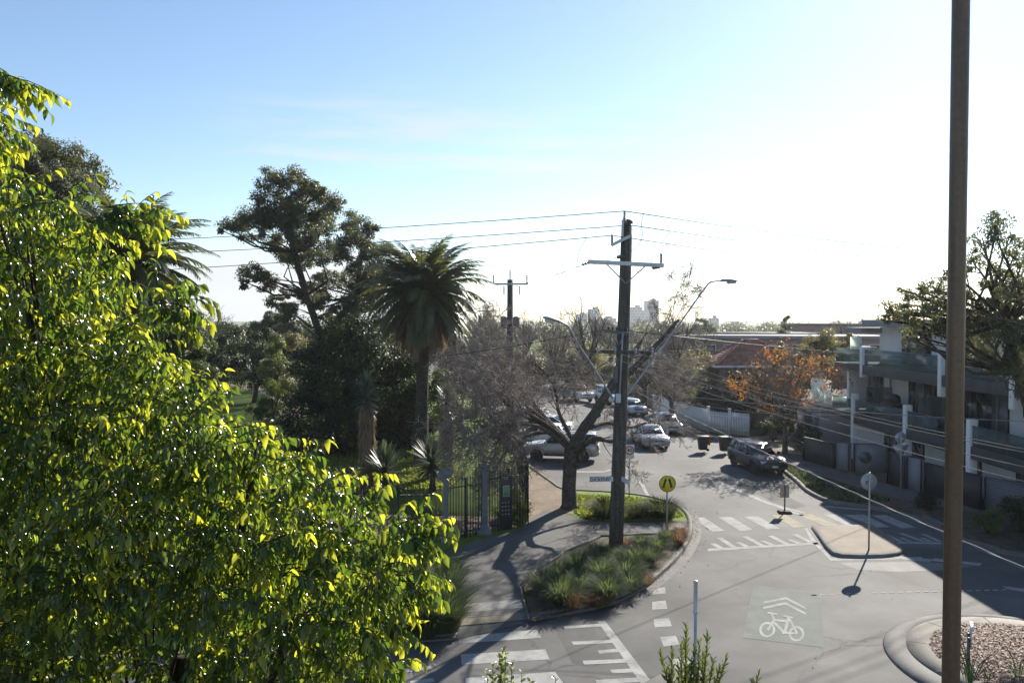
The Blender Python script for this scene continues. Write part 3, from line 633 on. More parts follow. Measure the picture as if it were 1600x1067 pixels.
# ------------------------------------------------------------------ trees and plants
def bare_segments(rng, start, limbs, levels, ratio=.62, kids=(6, 6, 6, 5), wander=.28, up=.12, rad_ratio=.5, min_r=.006, droop=0.0, seglen=.5):
    """grow from given limbs: list of (p, dir, length, radius). returns per-level segment lists"""
    out = [[] for _ in range(levels)]
    stack = [(np.array(p, float), np.array(d, float) / np.linalg.norm(d), L, r_, 0) for p, d, L, r_ in limbs]
    while stack:
        p, d, L, r_, lv = stack.pop(); ns = max(3, int(L / seglen)); ns = min(ns, 8); pts = [p]; dirs = [d]; rr = [r_]
        for i in range(ns):
            d = d + rng.normal(size=3) * wander * .6; d[2] += up - droop * lv * .25; d /= np.linalg.norm(d)
            q = pts[-1] + d * L / ns; r2 = r_ * (1 - .72 * (i + 1) / ns); r2 = max(r2, min_r)
            out[lv].append((pts[-1], q, rr[-1], r2)); pts.append(q); dirs.append(d); rr.append(r2)
        if lv + 1 < levels:
            nk = kids[lv]
            for k in range(nk):
                t = rng.uniform(.22, 1.0); i = min(int(t * ns), ns - 1); base = pts[i] + (pts[i + 1] - pts[i]) * (t * ns - i)
                dd = dirs[i + 1]; side = rng.normal(size=3); side -= dd * side.dot(dd); side /= np.linalg.norm(side)
                ang = rng.uniform(.45, 1.15); nd = dd * math.cos(ang) + side * math.sin(ang)
                stack.append((base, nd, L * ratio * rng.uniform(.6, 1.2) * (1 - .35 * t), max(rr[i] * rad_ratio * rng.uniform(.7, 1.1), min_r), lv + 1))
    return out
def seg_mesh(name, segs, m, n, parent):
    A = np.array([s[0] for s in segs]); B = np.array([s[1] for s in segs]); ra = np.array([s[2] for s in segs]); rb = np.array([s[3] for s in segs])
    v, f = tubes(A, B, ra, rb, n); return raw_mesh(name, v, [f], m, smooth=n > 4, parent=parent)
def branch_mesh(big, fine, bark, twig, root):
    def go(segs, n): A = np.array([np.concatenate([s[0], s[1], [s[2], s[3]]]) for s in segs]); return tubes(A[:, :3], A[:, 3:6], A[:, 6], A[:, 7], n)
    v1, f1 = go(big, 6); v2, f2 = go(fine, 3)
    return raw_mesh('crown', np.concatenate([v1, v2]), [f1, f2 + len(v1)], [bark, twig], midx=np.concatenate([np.zeros(len(f1)), np.ones(len(f2))]), parent=root)
def bare_tree(name, label, loc, Ht, spread, seed, kids=(7, 7, 6, 5), bark='bark_plane', twig='twig', nl=6, trunk_h=None, r0=None, up=.10, group=None, min_r=.007, lean=(0, 0), wander=.28, ratio=.62):
    rng = np.random.default_rng(seed); root = thing(name, label, 'tree', loc, 0, group)
    th = trunk_h or Ht * .3; r0 = r0 or Ht * .025
    m = MB(); m.tube([(0, 0, -.1), (0, 0, .1), (lean[0] * .3, lean[1] * .3, th * .5), (lean[0], lean[1], th)], [r0 * 1.7, r0 * 1.2, r0, r0 * .9], 10)
    limbs = []
    for k in range(nl):
        a = 2 * math.pi * k / nl + rng.uniform(-.4, .4); e = rng.uniform(.45, 1.25)
        L = (Ht - th) * .62 * (1 if e > .8 else spread / (Ht - th) * 1.25)
        limbs.append(((lean[0], lean[1], th * rng.uniform(.85, 1.0)), (math.cos(a) * math.cos(e), math.sin(a) * math.cos(e), math.sin(e)), L, r0 * .55))
    segs = bare_segments(rng, None, limbs, len(kids), kids=kids, up=up, min_r=min_r, wander=wander, ratio=ratio)
    tr = m.build('trunk', bark, root, smooth=True)
    big = segs[0] + (segs[1] if len(segs) > 1 else [])
    branch_mesh(big, [s for l in segs[2:] for s in l], bark, twig, root)
    return root
def crown_leaves(rng, blobs, n, size, m, parent, name='crown', sub=9, subr=.42, hang=.35, shape=LEAF4, aspect=1.0, tint=(0, 1), up=.5, shell=.55):
    B = np.array(blobs, float); w = B[:, 3] ** 2; w /= w.sum()
    cs = []; 
    for b in B:
        k = max(3, int(sub * (b[3] / B[:, 3].mean()) ** 1.3)); d = rdir(rng, k); rr = b[3] * rng.uniform(shell, 1.0, k) * .8
        sc = np.column_stack([b[:3] + d * rr[:, None] * np.array([1, 1, .85]), b[3] * subr * rng.uniform(.6, 1.3, k), np.full(k, b[3] ** 2 / k), rng.uniform(*tint, k)])
        cs.append(sc)
    S = np.concatenate(cs); ow = np.repeat(np.arange(len(B)), [len(c) for c in cs]); p = S[:, 4] / S[:, 4].sum(); i = rng.choice(len(S), n, p=p)
    d = rdir(rng, n); q = S[i, :3] + d * (S[i, 3] * rng.uniform(.15, 1, n) ** .6)[:, None] * np.array([1, 1, .75])
    outw = norm(q - B[ow[i], :3]); nr = norm(outw * .6 + d * .4 + np.array([0, 0, up]) + rng.normal(size=(n, 3)) * .45)
    dr = norm(np.cross(nr, rdir(rng, n))); dr[:, 2] -= hang; dr = norm(dr)
    v, f = scatter(*shape, q, dr, nr, size * rng.uniform(.65, 1.25, n), np.full(n, aspect))
    tn = np.clip(S[i, 5] * .6 + rng.uniform(0, 1, n) * .4, 0, 1)
    return raw_mesh(name, v, [f], m, tint=np.repeat(tn, len(shape[0])), parent=parent)
def limbs_to(rng, root, blobs, top, r0, bark, base=(0, 0, 0), bend=.25, trunk_pts=None, name='trunk', forks=3):
    m = MB(); tp = trunk_pts or [base, ((base[0] + top[0]) / 2 + rng.normal() * .1, (base[1] + top[1]) / 2, (base[2] + top[2]) / 2), top]
    tp = [Vector(p) for p in tp]; n = len(tp); tp[0] = tp[0] - Vector((0, 0, .1))
    m.tube(tp, [r0 * (1.5 if i == 0 else 1 - .45 * i / n) for i in range(n)], 10)
    for b in blobs:
        c = Vector(b[:3]); k = min(range(n), key=lambda i: (tp[i] - c).length + (3 if tp[i].z > c.z else 0)) if n > 3 else n - 1
        s = tp[k]; L = (c - s).length; mid = s.lerp(c, .5) + Vector((rng.normal() * bend, rng.normal() * bend, rng.normal() * bend * .6 - L * .06)) 
        rr = r0 * .42 * min(1, .35 + L * .12)
        m.tube([s, s.lerp(mid, .55), mid, mid.lerp(c, .6) + Vector((0, 0, .05)), c], [rr, rr * .8, rr * .62, rr * .42, rr * .18], 6, False)
        for _ in range(forks):
            d = Vector(rdir(rng, 1)[0]); e = c + d * b[3] * .8; q = mid.lerp(c, rng.uniform(.3, 1)); h_ = q.lerp(e, .5) + Vector((0, 0, rng.normal() * .15 * b[3]))
            m.tube([q, h_, e], [rr * .28, rr * .18, rr * .07], 4, False)
    return m.build(name, bark, root, smooth=True)
def pxblobs(L, D, base, rng, dj=1.0, off=0.0, fill=0):
    o = []; L = list(L)
    if fill:
        ex = []
        for i in range(len(L)):
            for j in range(i):
                if math.hypot(L[i][0] - L[j][0], L[i][1] - L[j][1]) < (L[i][2] + L[j][2]) * 1.15 and rng.uniform() < fill: ex.append(((L[i][0] + L[j][0]) / 2 + rng.normal() * 4, (L[i][1] + L[j][1]) / 2 + rng.normal() * 4, min(L[i][2], L[j][2]) * rng.uniform(.55, .85)))
        L += ex
    for cx, cy, rp in L:
        dd = D + rng.uniform(-dj, dj) + off; p = P(cx, cy, dd); o.append((p.x - base[0], p.y - base[1], p.z - base[2], rp / F * dd))
    return o
def leaf_tree(name, label, pxb, D, base, n, size, m, bark='bark_dark', r0=.25, top_z=None, seed=1, dj=1.5, group=None, trunk_pts=None, bend=.3, cat='tree', fill=0, **kw):
    rng = np.random.default_rng(seed); base = (base[0], base[1], base[2] if len(base) > 2 else .1)
    root = thing(name, label, cat, base, 0, group); bl = pxblobs(pxb, D, base, rng, dj, fill=fill)
    zs = sum(b[2] for b in bl) / len(bl); xs = sum(b[0] for b in bl) / len(bl); ys = sum(b[1] for b in bl) / len(bl)
    top = (xs * .6, ys * .6, top_z if top_z else max(.4, zs * .6)); limbs_to(rng, root, bl, top, r0, bark, trunk_pts=trunk_pts, bend=bend)
    crown_leaves(rng, bl, n, size, m, root, **kw); return root
def bush(name, label, loc, r_, n, size, m, seed, group=None, sq=.8, nb=7, **kw):
    rng = np.random.default_rng(seed); root = thing(name, label, 'shrub', loc, 0, group); bl = []
    for i in range(nb):
        d = rdir(rng, 1)[0]; rr = r_ * rng.uniform(.4, .62); bl.append((d[0] * r_ * .5, d[1] * r_ * .5, max(rr * .75, r_ * sq * .75 + d[2] * r_ * .4), rr))
    ms = MB()
    for b in bl: ms.tube([(0, 0, -.05), (b[0] * .4, b[1] * .4, b[2] * .5), b[:3]], [.03, .02, .008], 5, False)
    ms.build('stem', 'bark_dark', root); crown_leaves(rng, bl, n, size, m, root, name='foliage', **kw); return root

# ---- gums, evergreens and far trees of the park
b0 = (-12.3, 48.3)
leaf_tree('gum_tree', 'tallest gum tree in the park, open spreading crown over a forked pale trunk', [(425, 280, 30), (455, 275, 24), (480, 305, 26), (520, 318, 26), (395, 335, 30), (440, 335, 32), (358, 348, 18), (385, 362, 20), (470, 360, 34), (505, 355, 26), (425, 375, 24), (395, 425, 22), (415, 440, 22), (380, 440, 14), (470, 405, 26), (445, 400, 18), (345, 360, 10), (500, 400, 24), (460, 320, 22), (500, 290, 16)], 48.3, b0, 46000, .165, 'leaf_gum', 'bark_dark', .27, fill=.75, seed=3, dj=2.2,
          trunk_pts=[(0, 0, 0), (.3, 0, 3.5), (.7, .2, 6.5), (-.2, .2, 9.2), (-.9, 0, 11.8), (-1.2, 0, 13.6)], bend=.5, sub=9, subr=.5, hang=.8, up=.3)
leaf_tree('gum_tree', 'broad gum tree with olive crown between the tallest gum and the palm', [(555, 345, 26), (585, 360, 20), (540, 385, 26), (575, 395, 24), (600, 390, 18), (515, 435, 26), (555, 440, 30), (590, 435, 28), (605, 420, 18), (500, 470, 22), (540, 480, 30), (580, 475, 26), (470, 460, 20), (450, 490, 20), (430, 470, 16), (520, 510, 24)], 51, (-10.2, 51), 42000, .165, 'leaf_gum', 'bark_dark', .24, fill=.75, seed=4, dj=2.2,
          trunk_pts=[(0, 0, 0), (-.3, 0, 3.5), (-.2, .2, 6.5), (.3, .2, 9.2), (.5, 0, 11.5)], bend=.5, sub=9, subr=.5, hang=.8, up=.3)
EV = 'dark evergreen trees behind the palm'
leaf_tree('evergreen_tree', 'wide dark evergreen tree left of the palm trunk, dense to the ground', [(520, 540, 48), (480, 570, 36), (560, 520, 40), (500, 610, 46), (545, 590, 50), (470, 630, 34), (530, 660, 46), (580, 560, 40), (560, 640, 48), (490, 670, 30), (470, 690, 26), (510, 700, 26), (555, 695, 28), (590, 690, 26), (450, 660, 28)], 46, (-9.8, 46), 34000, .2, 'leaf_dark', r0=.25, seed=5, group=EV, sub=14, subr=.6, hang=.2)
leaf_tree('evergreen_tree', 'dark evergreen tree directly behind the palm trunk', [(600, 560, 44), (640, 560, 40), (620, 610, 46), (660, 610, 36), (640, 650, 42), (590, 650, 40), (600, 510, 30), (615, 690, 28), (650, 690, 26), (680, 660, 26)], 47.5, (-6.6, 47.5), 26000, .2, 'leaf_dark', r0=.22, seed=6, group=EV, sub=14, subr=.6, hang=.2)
leaf_tree('evergreen_tree', 'smaller brighter evergreen tree right of the palm trunk', [(695, 590, 22), (700, 620, 26), (690, 650, 24), (715, 640, 18), (680, 610, 20)], 44.5, (-3.9, 44.5), 9000, .15, 'leaf_mid', r0=.14, seed=7, sub=12, subr=.4)
leaf_tree('park_tree', 'slender light green tree standing left of the wide dark evergreen', [(430, 540, 24), (425, 570, 28), (440, 600, 28), (420, 620, 26), (435, 650, 26), (400, 640, 22), (425, 675, 22), (440, 700, 18)], 52, (-15.6, 52), 15000, .16, 'leaf_mid', r0=.14, seed=8, sub=8, subr=.45)
leaf_tree('park_tree', 'small reddish green shrub tree at the foot of the tallest gum', [(455, 540, 26), (460, 580, 26), (452, 620, 26), (460, 660, 24)], 55, (-15.3, 55), 9000, .16, 'leaf_olive', r0=.14, seed=9, sub=8, subr=.45)
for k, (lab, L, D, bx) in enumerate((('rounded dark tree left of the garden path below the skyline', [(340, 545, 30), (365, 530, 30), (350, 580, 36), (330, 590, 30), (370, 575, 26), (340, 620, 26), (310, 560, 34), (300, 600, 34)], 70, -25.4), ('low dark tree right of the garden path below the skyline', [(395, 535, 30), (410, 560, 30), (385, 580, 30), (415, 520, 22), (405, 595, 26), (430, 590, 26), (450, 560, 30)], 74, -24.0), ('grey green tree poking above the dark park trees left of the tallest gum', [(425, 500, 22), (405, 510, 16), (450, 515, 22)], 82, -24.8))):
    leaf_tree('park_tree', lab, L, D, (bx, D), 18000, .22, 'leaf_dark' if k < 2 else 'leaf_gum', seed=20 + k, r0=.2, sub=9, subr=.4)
leaf_tree('park_tree', 'big dark fine leaved tree at upper left behind the near glossy tree', [(20, 225, 34), (60, 228, 32), (100, 240, 36), (140, 262, 28), (160, 290, 22), (60, 270, 44), (110, 290, 38), (20, 290, 44), (70, 330, 50), (140, 330, 30), (-40, 250, 60), (-30, 330, 70), (40, 400, 60), (110, 390, 50), (60, 470, 60)], 38, (-23, 38), 60000, .16, 'leaf_gum', r0=.4, seed=12, dj=2.5, fill=.3, sub=12, subr=.55, hang=.5)
leaf_tree('ivy_tree', 'rounded tree of small glossy leaves behind the near tree, left of the garden path', [(285, 500, 36), (300, 540, 36), (270, 560, 44), (318, 580, 30), (300, 610, 40), (330, 620, 22), (250, 520, 40), (240, 600, 50)], 24, (-9.9, 24), 26000, .105, 'leaf_mid', r0=.2, seed=13, dj=.8, sub=12, subr=.4, hang=.4)
E_ = 'low palm tops over the park skyline'
# ---- date palms
def palm(label, loc, hz, L, nf, seed, trunk_r=.38, dead=22, lean=(0, 0)):
    rng = np.random.default_rng(seed); root = thing('date_palm', label, 'palm tree', loc)
    m = MB(); pts = [(0, 0, -.1), (0, 0, .25), (lean[0] * .3, 0, hz * .4), (lean[0] * .8, 0, hz * .85), (lean[0], 0, hz)]
    m.tube(pts, [trunk_r * 1.6, trunk_r * 1.1, trunk_r * .9, trunk_r, trunk_r * 1.5], 16); m.build('trunk', 'bark_palm', root, smooth=True)
    def fronds(n, e0, e1, lens, mt, name, drop):
        A = []; B = []; ra = []; rb = []; lp = []; ld = []; ln_ = []; lsz = []; tn = []
        for i in range(n):
            az = i * 2.399963 + rng.uniform(-.25, .25); e = e0 + (e1 - e0) * (i + .5) / n + rng.uniform(-.12, .12); LL = L * rng.uniform(*lens)
            p = np.array([lean[0], 0, hz + .1]) + np.array([math.cos(az), math.sin(az), 0]) * trunk_r * .5; ns = 9; tt = rng.uniform(0, 1)
            ee = e; prev = p; tw = rng.uniform(-.1, .1)
            for s in range(ns):
                ee = e - drop * ((s + .5) / ns) ** 1.5 * (1.0 if e > -.3 else .5); az2 = az + tw * s / ns * 3
                d = np.array([math.cos(az2) * math.cos(ee), math.sin(az2) * math.cos(ee), math.sin(ee)]); q = prev + d * LL / ns
                A.append(prev); B.append(q); ra.append(.035 * (1 - s / ns) + .008); rb.append(.035 * (1 - (s + 1) / ns) + .008)
                sd_ = np.array([-math.sin(az2), math.cos(az2), 0]); upv = np.cross(d, sd_) * 1.0
                if upv[2] < 0: upv = -upv
                if s >= 1:
                    for j in range(6):
                        for sg in (-1, 1):
                            t = (s + j / 6) / ns; lw = math.sin(math.pi * min(1, .12 + t * .86)) ** .7
                            lp.append(prev + d * LL / ns * j / 6); ld.append(sd_ * sg * .62 + d * .8 + upv * .12 - np.array([0, 0, .30 + .25 * rng.uniform()]) + rng.normal(size=3) * .07)
                            ln_.append(upv + sd_ * sg * .2); lsz.append(L * .16 * lw + .06); tn.append(np.clip(tt * .5 + rng.uniform(0, .5), 0, 1))
                prev = q
        tv = np.array([[-.045, 0, 0], [.045, 0, 0], [.06, .5, .01], [-.06, .5, .01], [0, 1, -.08]]); n_ = len(lp)
        v, f = scatter(tv, np.array([[0, 1, 2, 3]]), np.array(lp), np.array(ld), np.array(ln_), np.array(lsz)); f3 = (np.arange(n_) * 5)[:, None] + np.array([[3, 2, 4]])
        v2, f2 = tubes(A, B, ra, rb, 4)
        raw_mesh(name, np.concatenate([v, v2]), [f, f3, f2 + len(v)], mt, tint=np.concatenate([np.repeat(tn, 5), np.full(len(v2), .8)]), parent=root)
    fronds(nf, 1.45, -.75, (.85, 1.1), 'leaf_palm', 'crown', 1.15)
    if dead: fronds(dead, -.8, -1.3, (.75, 1.0), 'leaf_straw', 'dead_fronds', .5)
    return root
pc = P(663, 462, 42.4)
palm('tall date palm with drooping dead fronds standing in the lawn behind the iron fence', (-4.86, 42.4, .1), pc.z - .1, 3.75, 140, 31, .36, 60, (pc.x + 4.86, 0))
pc = P(195, 415, 29)
palm('date palm at left, its fronds fanning out behind the near glossy tree', (pc.x, 29, .1), pc.z - .1, 3.4, 80, 32, .42, 14)
# ---- yuccas
def yucca(label, loc, h_, seed, head=.55, skirt=True, cat='yucca', group=None, rad=.40):
    rng = np.random.default_rng(seed); root = thing('yucca_tree' if skirt else 'yucca_plant', label, cat, loc, 0, group)
    m = MB(); m.tube([(0, 0, -.05), (rng.normal() * .04, 0, h_ * .5), (0, 0, h_)], [.16, .12, .1], 9); m.build('trunk', 'bark_palm', root, smooth=True)
    tv = np.array([[-.045, 0, 0], [.045, 0, 0], [-.05, .35, .01], [.05, .35, .01], [-.03, .75, 0], [.03, .75, 0], [0, 1, -.02]])
    tf = np.array([[0, 1, 3, 2], [2, 3, 5, 4]])
    def put(n, z0, z1, e0, e1, sz, mt, name, rr):
        t = rng.uniform(0, 1, n); a = rng.uniform(0, 2 * np.pi, n); e = e0 + (e1 - e0) * t + rng.normal(size=n) * .12
        d = np.column_stack([np.cos(a) * np.cos(e), np.sin(a) * np.cos(e), np.sin(e)]); pos = np.column_stack([np.cos(a) * rr, np.sin(a) * rr, z0 + (z1 - z0) * t])
        nr = np.column_stack([-np.cos(a) * np.sin(e), -np.sin(a) * np.sin(e), np.cos(e)]); s = sz * rng.uniform(.8, 1.2, n)
        v, f = scatter(tv, tf, pos, d, nr, s, np.full(n, .8)); f3 = (np.arange(n) * 7)[:, None] + np.array([[4, 5, 6]])
        raw_mesh(name, v, [f, f3], mt, tint=np.repeat(rng.uniform(0, 1, n), 7), parent=root)
    if skirt:
        put(330, h_ - head * 2.6, h_, -1.35, 1.45, head * 1.15, 'leaf_yucca', 'crown', .1)
        put(1300, .45, h_ - head * 2.1, -1.5, -1.3, .6, 'leaf_straw', 'skirt', rad * .62)
    else:
        put(260, h_ - .35, h_, -.75, 1.5, head * 1.5, 'leaf_yucca', 'crown', .05)
    return root
yucca('tall yucca with a shaggy straw skirt, left of the palm trunk', (-6.4, 34.9, .1), 5.0, 41, .5)
yucca('straw skirted yucca right of the palm trunk', (-3.25, 39.6, .1), 4.15, 42, .5, rad=.36)
yucca('spiky yucca rosette between the tall yucca and the palm trunk', (-5.5, 34.2, .1), 1.35, 43, .75, False)
yucca('spiky yucca rosette just left of the right skirted yucca', (-3.6, 35.6, .1), 1.45, 44, .75, False)
yucca('low dark yucca rosette at the foot of the tall skirted yucca', (-7.0, 33.8, .1), .7, 45, .6, False)
# ---- the old plane tree by the dirt track
def plane_tree():
    rng = np.random.default_rng(77); base = Vector((2.36, 32.5, .1)); D = 32.5
    root = thing('plane_tree', 'old pruned bare plane tree with knobbly trunk at the grass verge beside the power pole', 'tree', base)
    L = lambda px, py, d=0: P(px, py, D + d) - base
    m = MB(); m.tube([(0, 0, -.1), (0, 0, .12), L(889, 760), L(891, 725), L(894, 700)], [.48, .33, .29, .28, .32], 14)
    limbs = []
    def limb(pts, r0, r1, nt=3):
        n = len(pts); rr = [r0 + (r1 - r0) * i / (n - 1) for i in range(n)]
        sp = spline([tuple(p) for p in pts], 3); m.tube(sp, [r0 + (r1 - r0) * i / (len(sp) - 1) + rng.normal() * .012 for i in range(len(sp))], 9)
        for i in range(1, n):
            for _ in range(6):
                c = Vector(pts[i - 1]).lerp(Vector(pts[i]), rng.uniform(0, 1)); d = Vector(rdir(rng, 1)[0]); q = rr[i]; m.tube([c - d * q * .2, c + d * q * .9, c + d * q * 1.35], [q * .6, q * .55, q * .2], 6)
            for _ in range(nt if (i > 1 or pts[-1].x > 0) else 0):
                d = (Vector(pts[i]) - Vector(pts[i - 1])).normalized() + Vector(rdir(rng, 1)[0]) * .75
                limbs.append((tuple(Vector(pts[i - 1]).lerp(Vector(pts[i]), rng.uniform(.3, 1))), tuple(d), rng.uniform(1.4, 2.7), max(.018, rr[i] * .27)))
    limb([L(895, 706), L(908, 676), L(930, 645, .2), L(948, 615, .3), L(965, 590, .4)], .25, .17, 0)
    limb([L(960, 600, .4), L(990, 575, .6), L(1020, 545, 1), L(1060, 500, 1.4)], .2, .06, 2)
    limb([L(958, 600, .4), L(985, 560, 2), L(1010, 520, 3)], .16, .05, 2)
    limb([L(895, 702), L(878, 680, -.4), L(845, 664, -.8), L(800, 662, -1.2), L(778, 690, -1.4)], .12, .03, 3)
    limb([L(903, 700), L(885, 670, .3), L(872, 640, .5), L(868, 610, .6), L(850, 580, .5), L(815, 555, .2)], .10, .03, 4)
    limb([L(900, 700), L(870, 672, 1.2), L(830, 640, 2), L(785, 610, 2.4)], .11, .03, 5)
    limb([L(895, 703), L(862, 672, -1.4), L(820, 650, -2.5), L(790, 640, -3.2)], .11, .03, 4)
    limb([L(908, 700), L(930, 685, -.8), L(955, 690, -1.3), L(975, 680, -1.6)], .12, .04, 1)
    limb([L(920, 668), L(950, 660, 1.4), L(985, 668, 2.2), L(1010, 660, 2.6)], .12, .04, 1)
    limb([L(890, 703), L(855, 676, -1), L(805, 690, -1.6), L(775, 728, -1.9)], .09, .03, 3)
    limb([L(900, 700), L(860, 660, 2.5), L(810, 600, 3.6), L(780, 560, 4)], .10, .03, 5)
    limb([L(900, 702), L(850, 660, -2), L(790, 630, -3), L(770, 600, -3.4)], .10, .03, 5)
    limb([L(890, 702), L(840, 665, -2.4), L(780, 665, -3.4), L(765, 655, -3.8)], .09, .03, 4)
    limb([L(900, 700), L(840, 640, 3.5), L(780, 580, 5), L(770, 540, 5.4)], .09, .03, 4)
    for _ in range(30):   # knuckles of old pruning on the trunk head
        d = Vector(rdir(rng, 1)[0]); c = L(902, rng.uniform(690, 720)) + d * .3
        m.tube([c - d * .2, c, c + d * .1], [.12, rng.uniform(.07, .13), .03], 7)
    m.build('trunk', 'bark_plane', root, smooth=True)
    segs = bare_segments(rng, None, limbs, 4, kids=(8, 7, 5), up=-.02, min_r=.0072, wander=.34, ratio=.62, seglen=.35)
    branch_mesh(segs[0], [s for l in segs[1:] for s in l], 'bark_plane', 'twig', root)
    return root
plane_tree()
# ---- bare street trees
BT = 'bare street trees along the bending road'
bt = [bare_tree('bare_tree', 'leafless street tree in the row left of the bending road', (-3.6, 55, .1), 7.6, 4.2, 51, (8, 7, 7, 5), nl=8, group=BT, up=.06),
      bare_tree('bare_tree', 'leafless street tree in the row left of the bending road', (-3.0, 64, .1), 9.2, 4.6, 52, (8, 7, 7, 5), nl=8, group=BT, min_r=.009),
      bare_tree('bare_tree', 'leafless street tree in the row left of the bending road', (-5.2, 74, .1), 10.4, 4.6, 53, (8, 7, 7, 5), nl=8, group=BT, min_r=.011, up=.14)]
for k, (x, y, s, rz, src) in enumerate(((-5.6, 79, .85, 1.0, 1), (-7.5, 88, 1.0, 2.1, 2), (-12, 105, 1.05, 4.0, 1), (-17, 124, 1.1, .6, 2), (-4.4, 70, .95, 3.0, 0))):
    o = copy_tree(bt[src]); o.location = (x, y, .1); o.rotation_euler = (0, 0, rz); o.scale = (s, s, s)
BT2 = 'bare trees beyond the bend of the road'
far1 = bare_tree('bare_tree', 'x', (0, 0, 0), 9.2, 4.2, 54, (7, 7, 5), nl=8, min_r=.018, wander=.13, ratio=.66, up=.22, bark='bark_dark'); far2 = bare_tree('bare_tree', 'x', (0, 0, 0), 10.4, 4.2, 55, (7, 7, 5), nl=8, min_r=.018, wander=.13, ratio=.66, up=.28, bark='bark_dark')
far_src = [bt[0], far1, far2]; fresh = {1, 2}
for k, (px_, D, top, lab, src) in enumerate(((918, 92, 447, 'tall bare tree rising left of the tall power pole above the skyline', 2), (1052, 78, 452, 'tall bare tree rising between the power pole and the right street lamp', 2), (1008, 66, 500, 'dense bare tree straight behind the power pole crossarms', 1), (1050, 58, 530, 'low bare tree standing behind the picket fence next to the road', 0),
                                           (868, 100, 480, 'bare tree above the white parked pickup', 1), (820, 110, 470, 'bare tree right of the second power pole', 2), (332, 120, 468, 'bare tree on the park skyline left of the tallest gum', 2), (1328, 115, 472, 'bare tree rising behind the brick block', 2), (955, 112, 478, 'bare tree just left of the power pole far behind the cars', 0), (1090, 98, 490, 'bare tree right of the tall one below the right street lamp', 1), (765, 118, 474, 'bare tree between the palm and the second power pole', 1))):
    o = far_src[src] if src in fresh else copy_tree(far_src[src]); fresh.discard(src); p = P(px_, top, D); s = p.z / (7.6, 9.2, 10.4)[src] * 1.0; o.location = (p.x, D, .05); o.rotation_euler = (0, 0, k * 1.7); o.scale = (s * (1.15 if k != 6 else 1.6),) * 2 + (s,)
    o['label'] = lab; o['group'] = BT2
# ---- autumn tree
at = bare_tree('autumn_tree', 'street tree keeping scattered orange leaves beside the parked dark car', (15.7, 45.6, .09), 7.4, 3.7, 61, (8, 7, 6, 4), nl=9, trunk_h=1.7, r0=.14, bark='bark_plane', up=.13, min_r=.007)
rng = np.random.default_rng(62)
crown_leaves(rng, [(-1.9, 0, 4.4, 1.3), (-.2, .3, 5.6, 1.5), (1.5, 0, 5.2, 1.4), (2.7, -.2, 4.4, 1.2), (.2, -.8, 4.2, 1.5), (-2.8, .1, 3.9, 1.1), (1.2, .5, 3.2, 1.0), (-1.0, -.4, 3.0, 1.0), (0, 0, 2.1, .6), (2.7, 0, 4.4, .6)], 1700, .14, 'leaf_autumn', at, name='autumn_leaves', sub=10, subr=.5, hang=.5, aspect=2.0)
# ---- gum overhanging the modern building
leaf_tree('gum_tree', 'dark gum tree overhanging the modern flats at the right edge', [(1560, 348, 26), (1535, 372, 24), (1590, 390, 28), (1520, 410, 20), (1560, 425, 26), (1600, 440, 34), (1490, 430, 22), (1455, 448, 22), (1480, 470, 30), (1425, 462, 18), (1398, 482, 22), (1440, 490, 28), (1380, 500, 14), (1520, 470, 30), (1570, 480, 34), (1470, 515, 24), (1425, 512, 18), (1530, 515, 30), (1590, 530, 38), (1408, 452, 8), (1555, 560, 32), (1432, 540, 10), (1500, 545, 16), (1600, 590, 36), (1415, 530, 8), (1640, 460, 50), (1650, 540, 50), (1680, 400, 60), (1700, 500, 70)], 25, (17.7, 25.4, .1), 32000, .11, 'leaf_gum', 'bark_dark', .24, fill=.5, seed=71, dj=1.8,
          trunk_pts=[(0, 0, 0), (-.3, 0, 2.2), (-.9, 0, 4.2), (-1.4, .2, 6.0), (-1.8, .2, 7.6)], bend=.35, sub=10, subr=.52, hang=.9, up=.2)
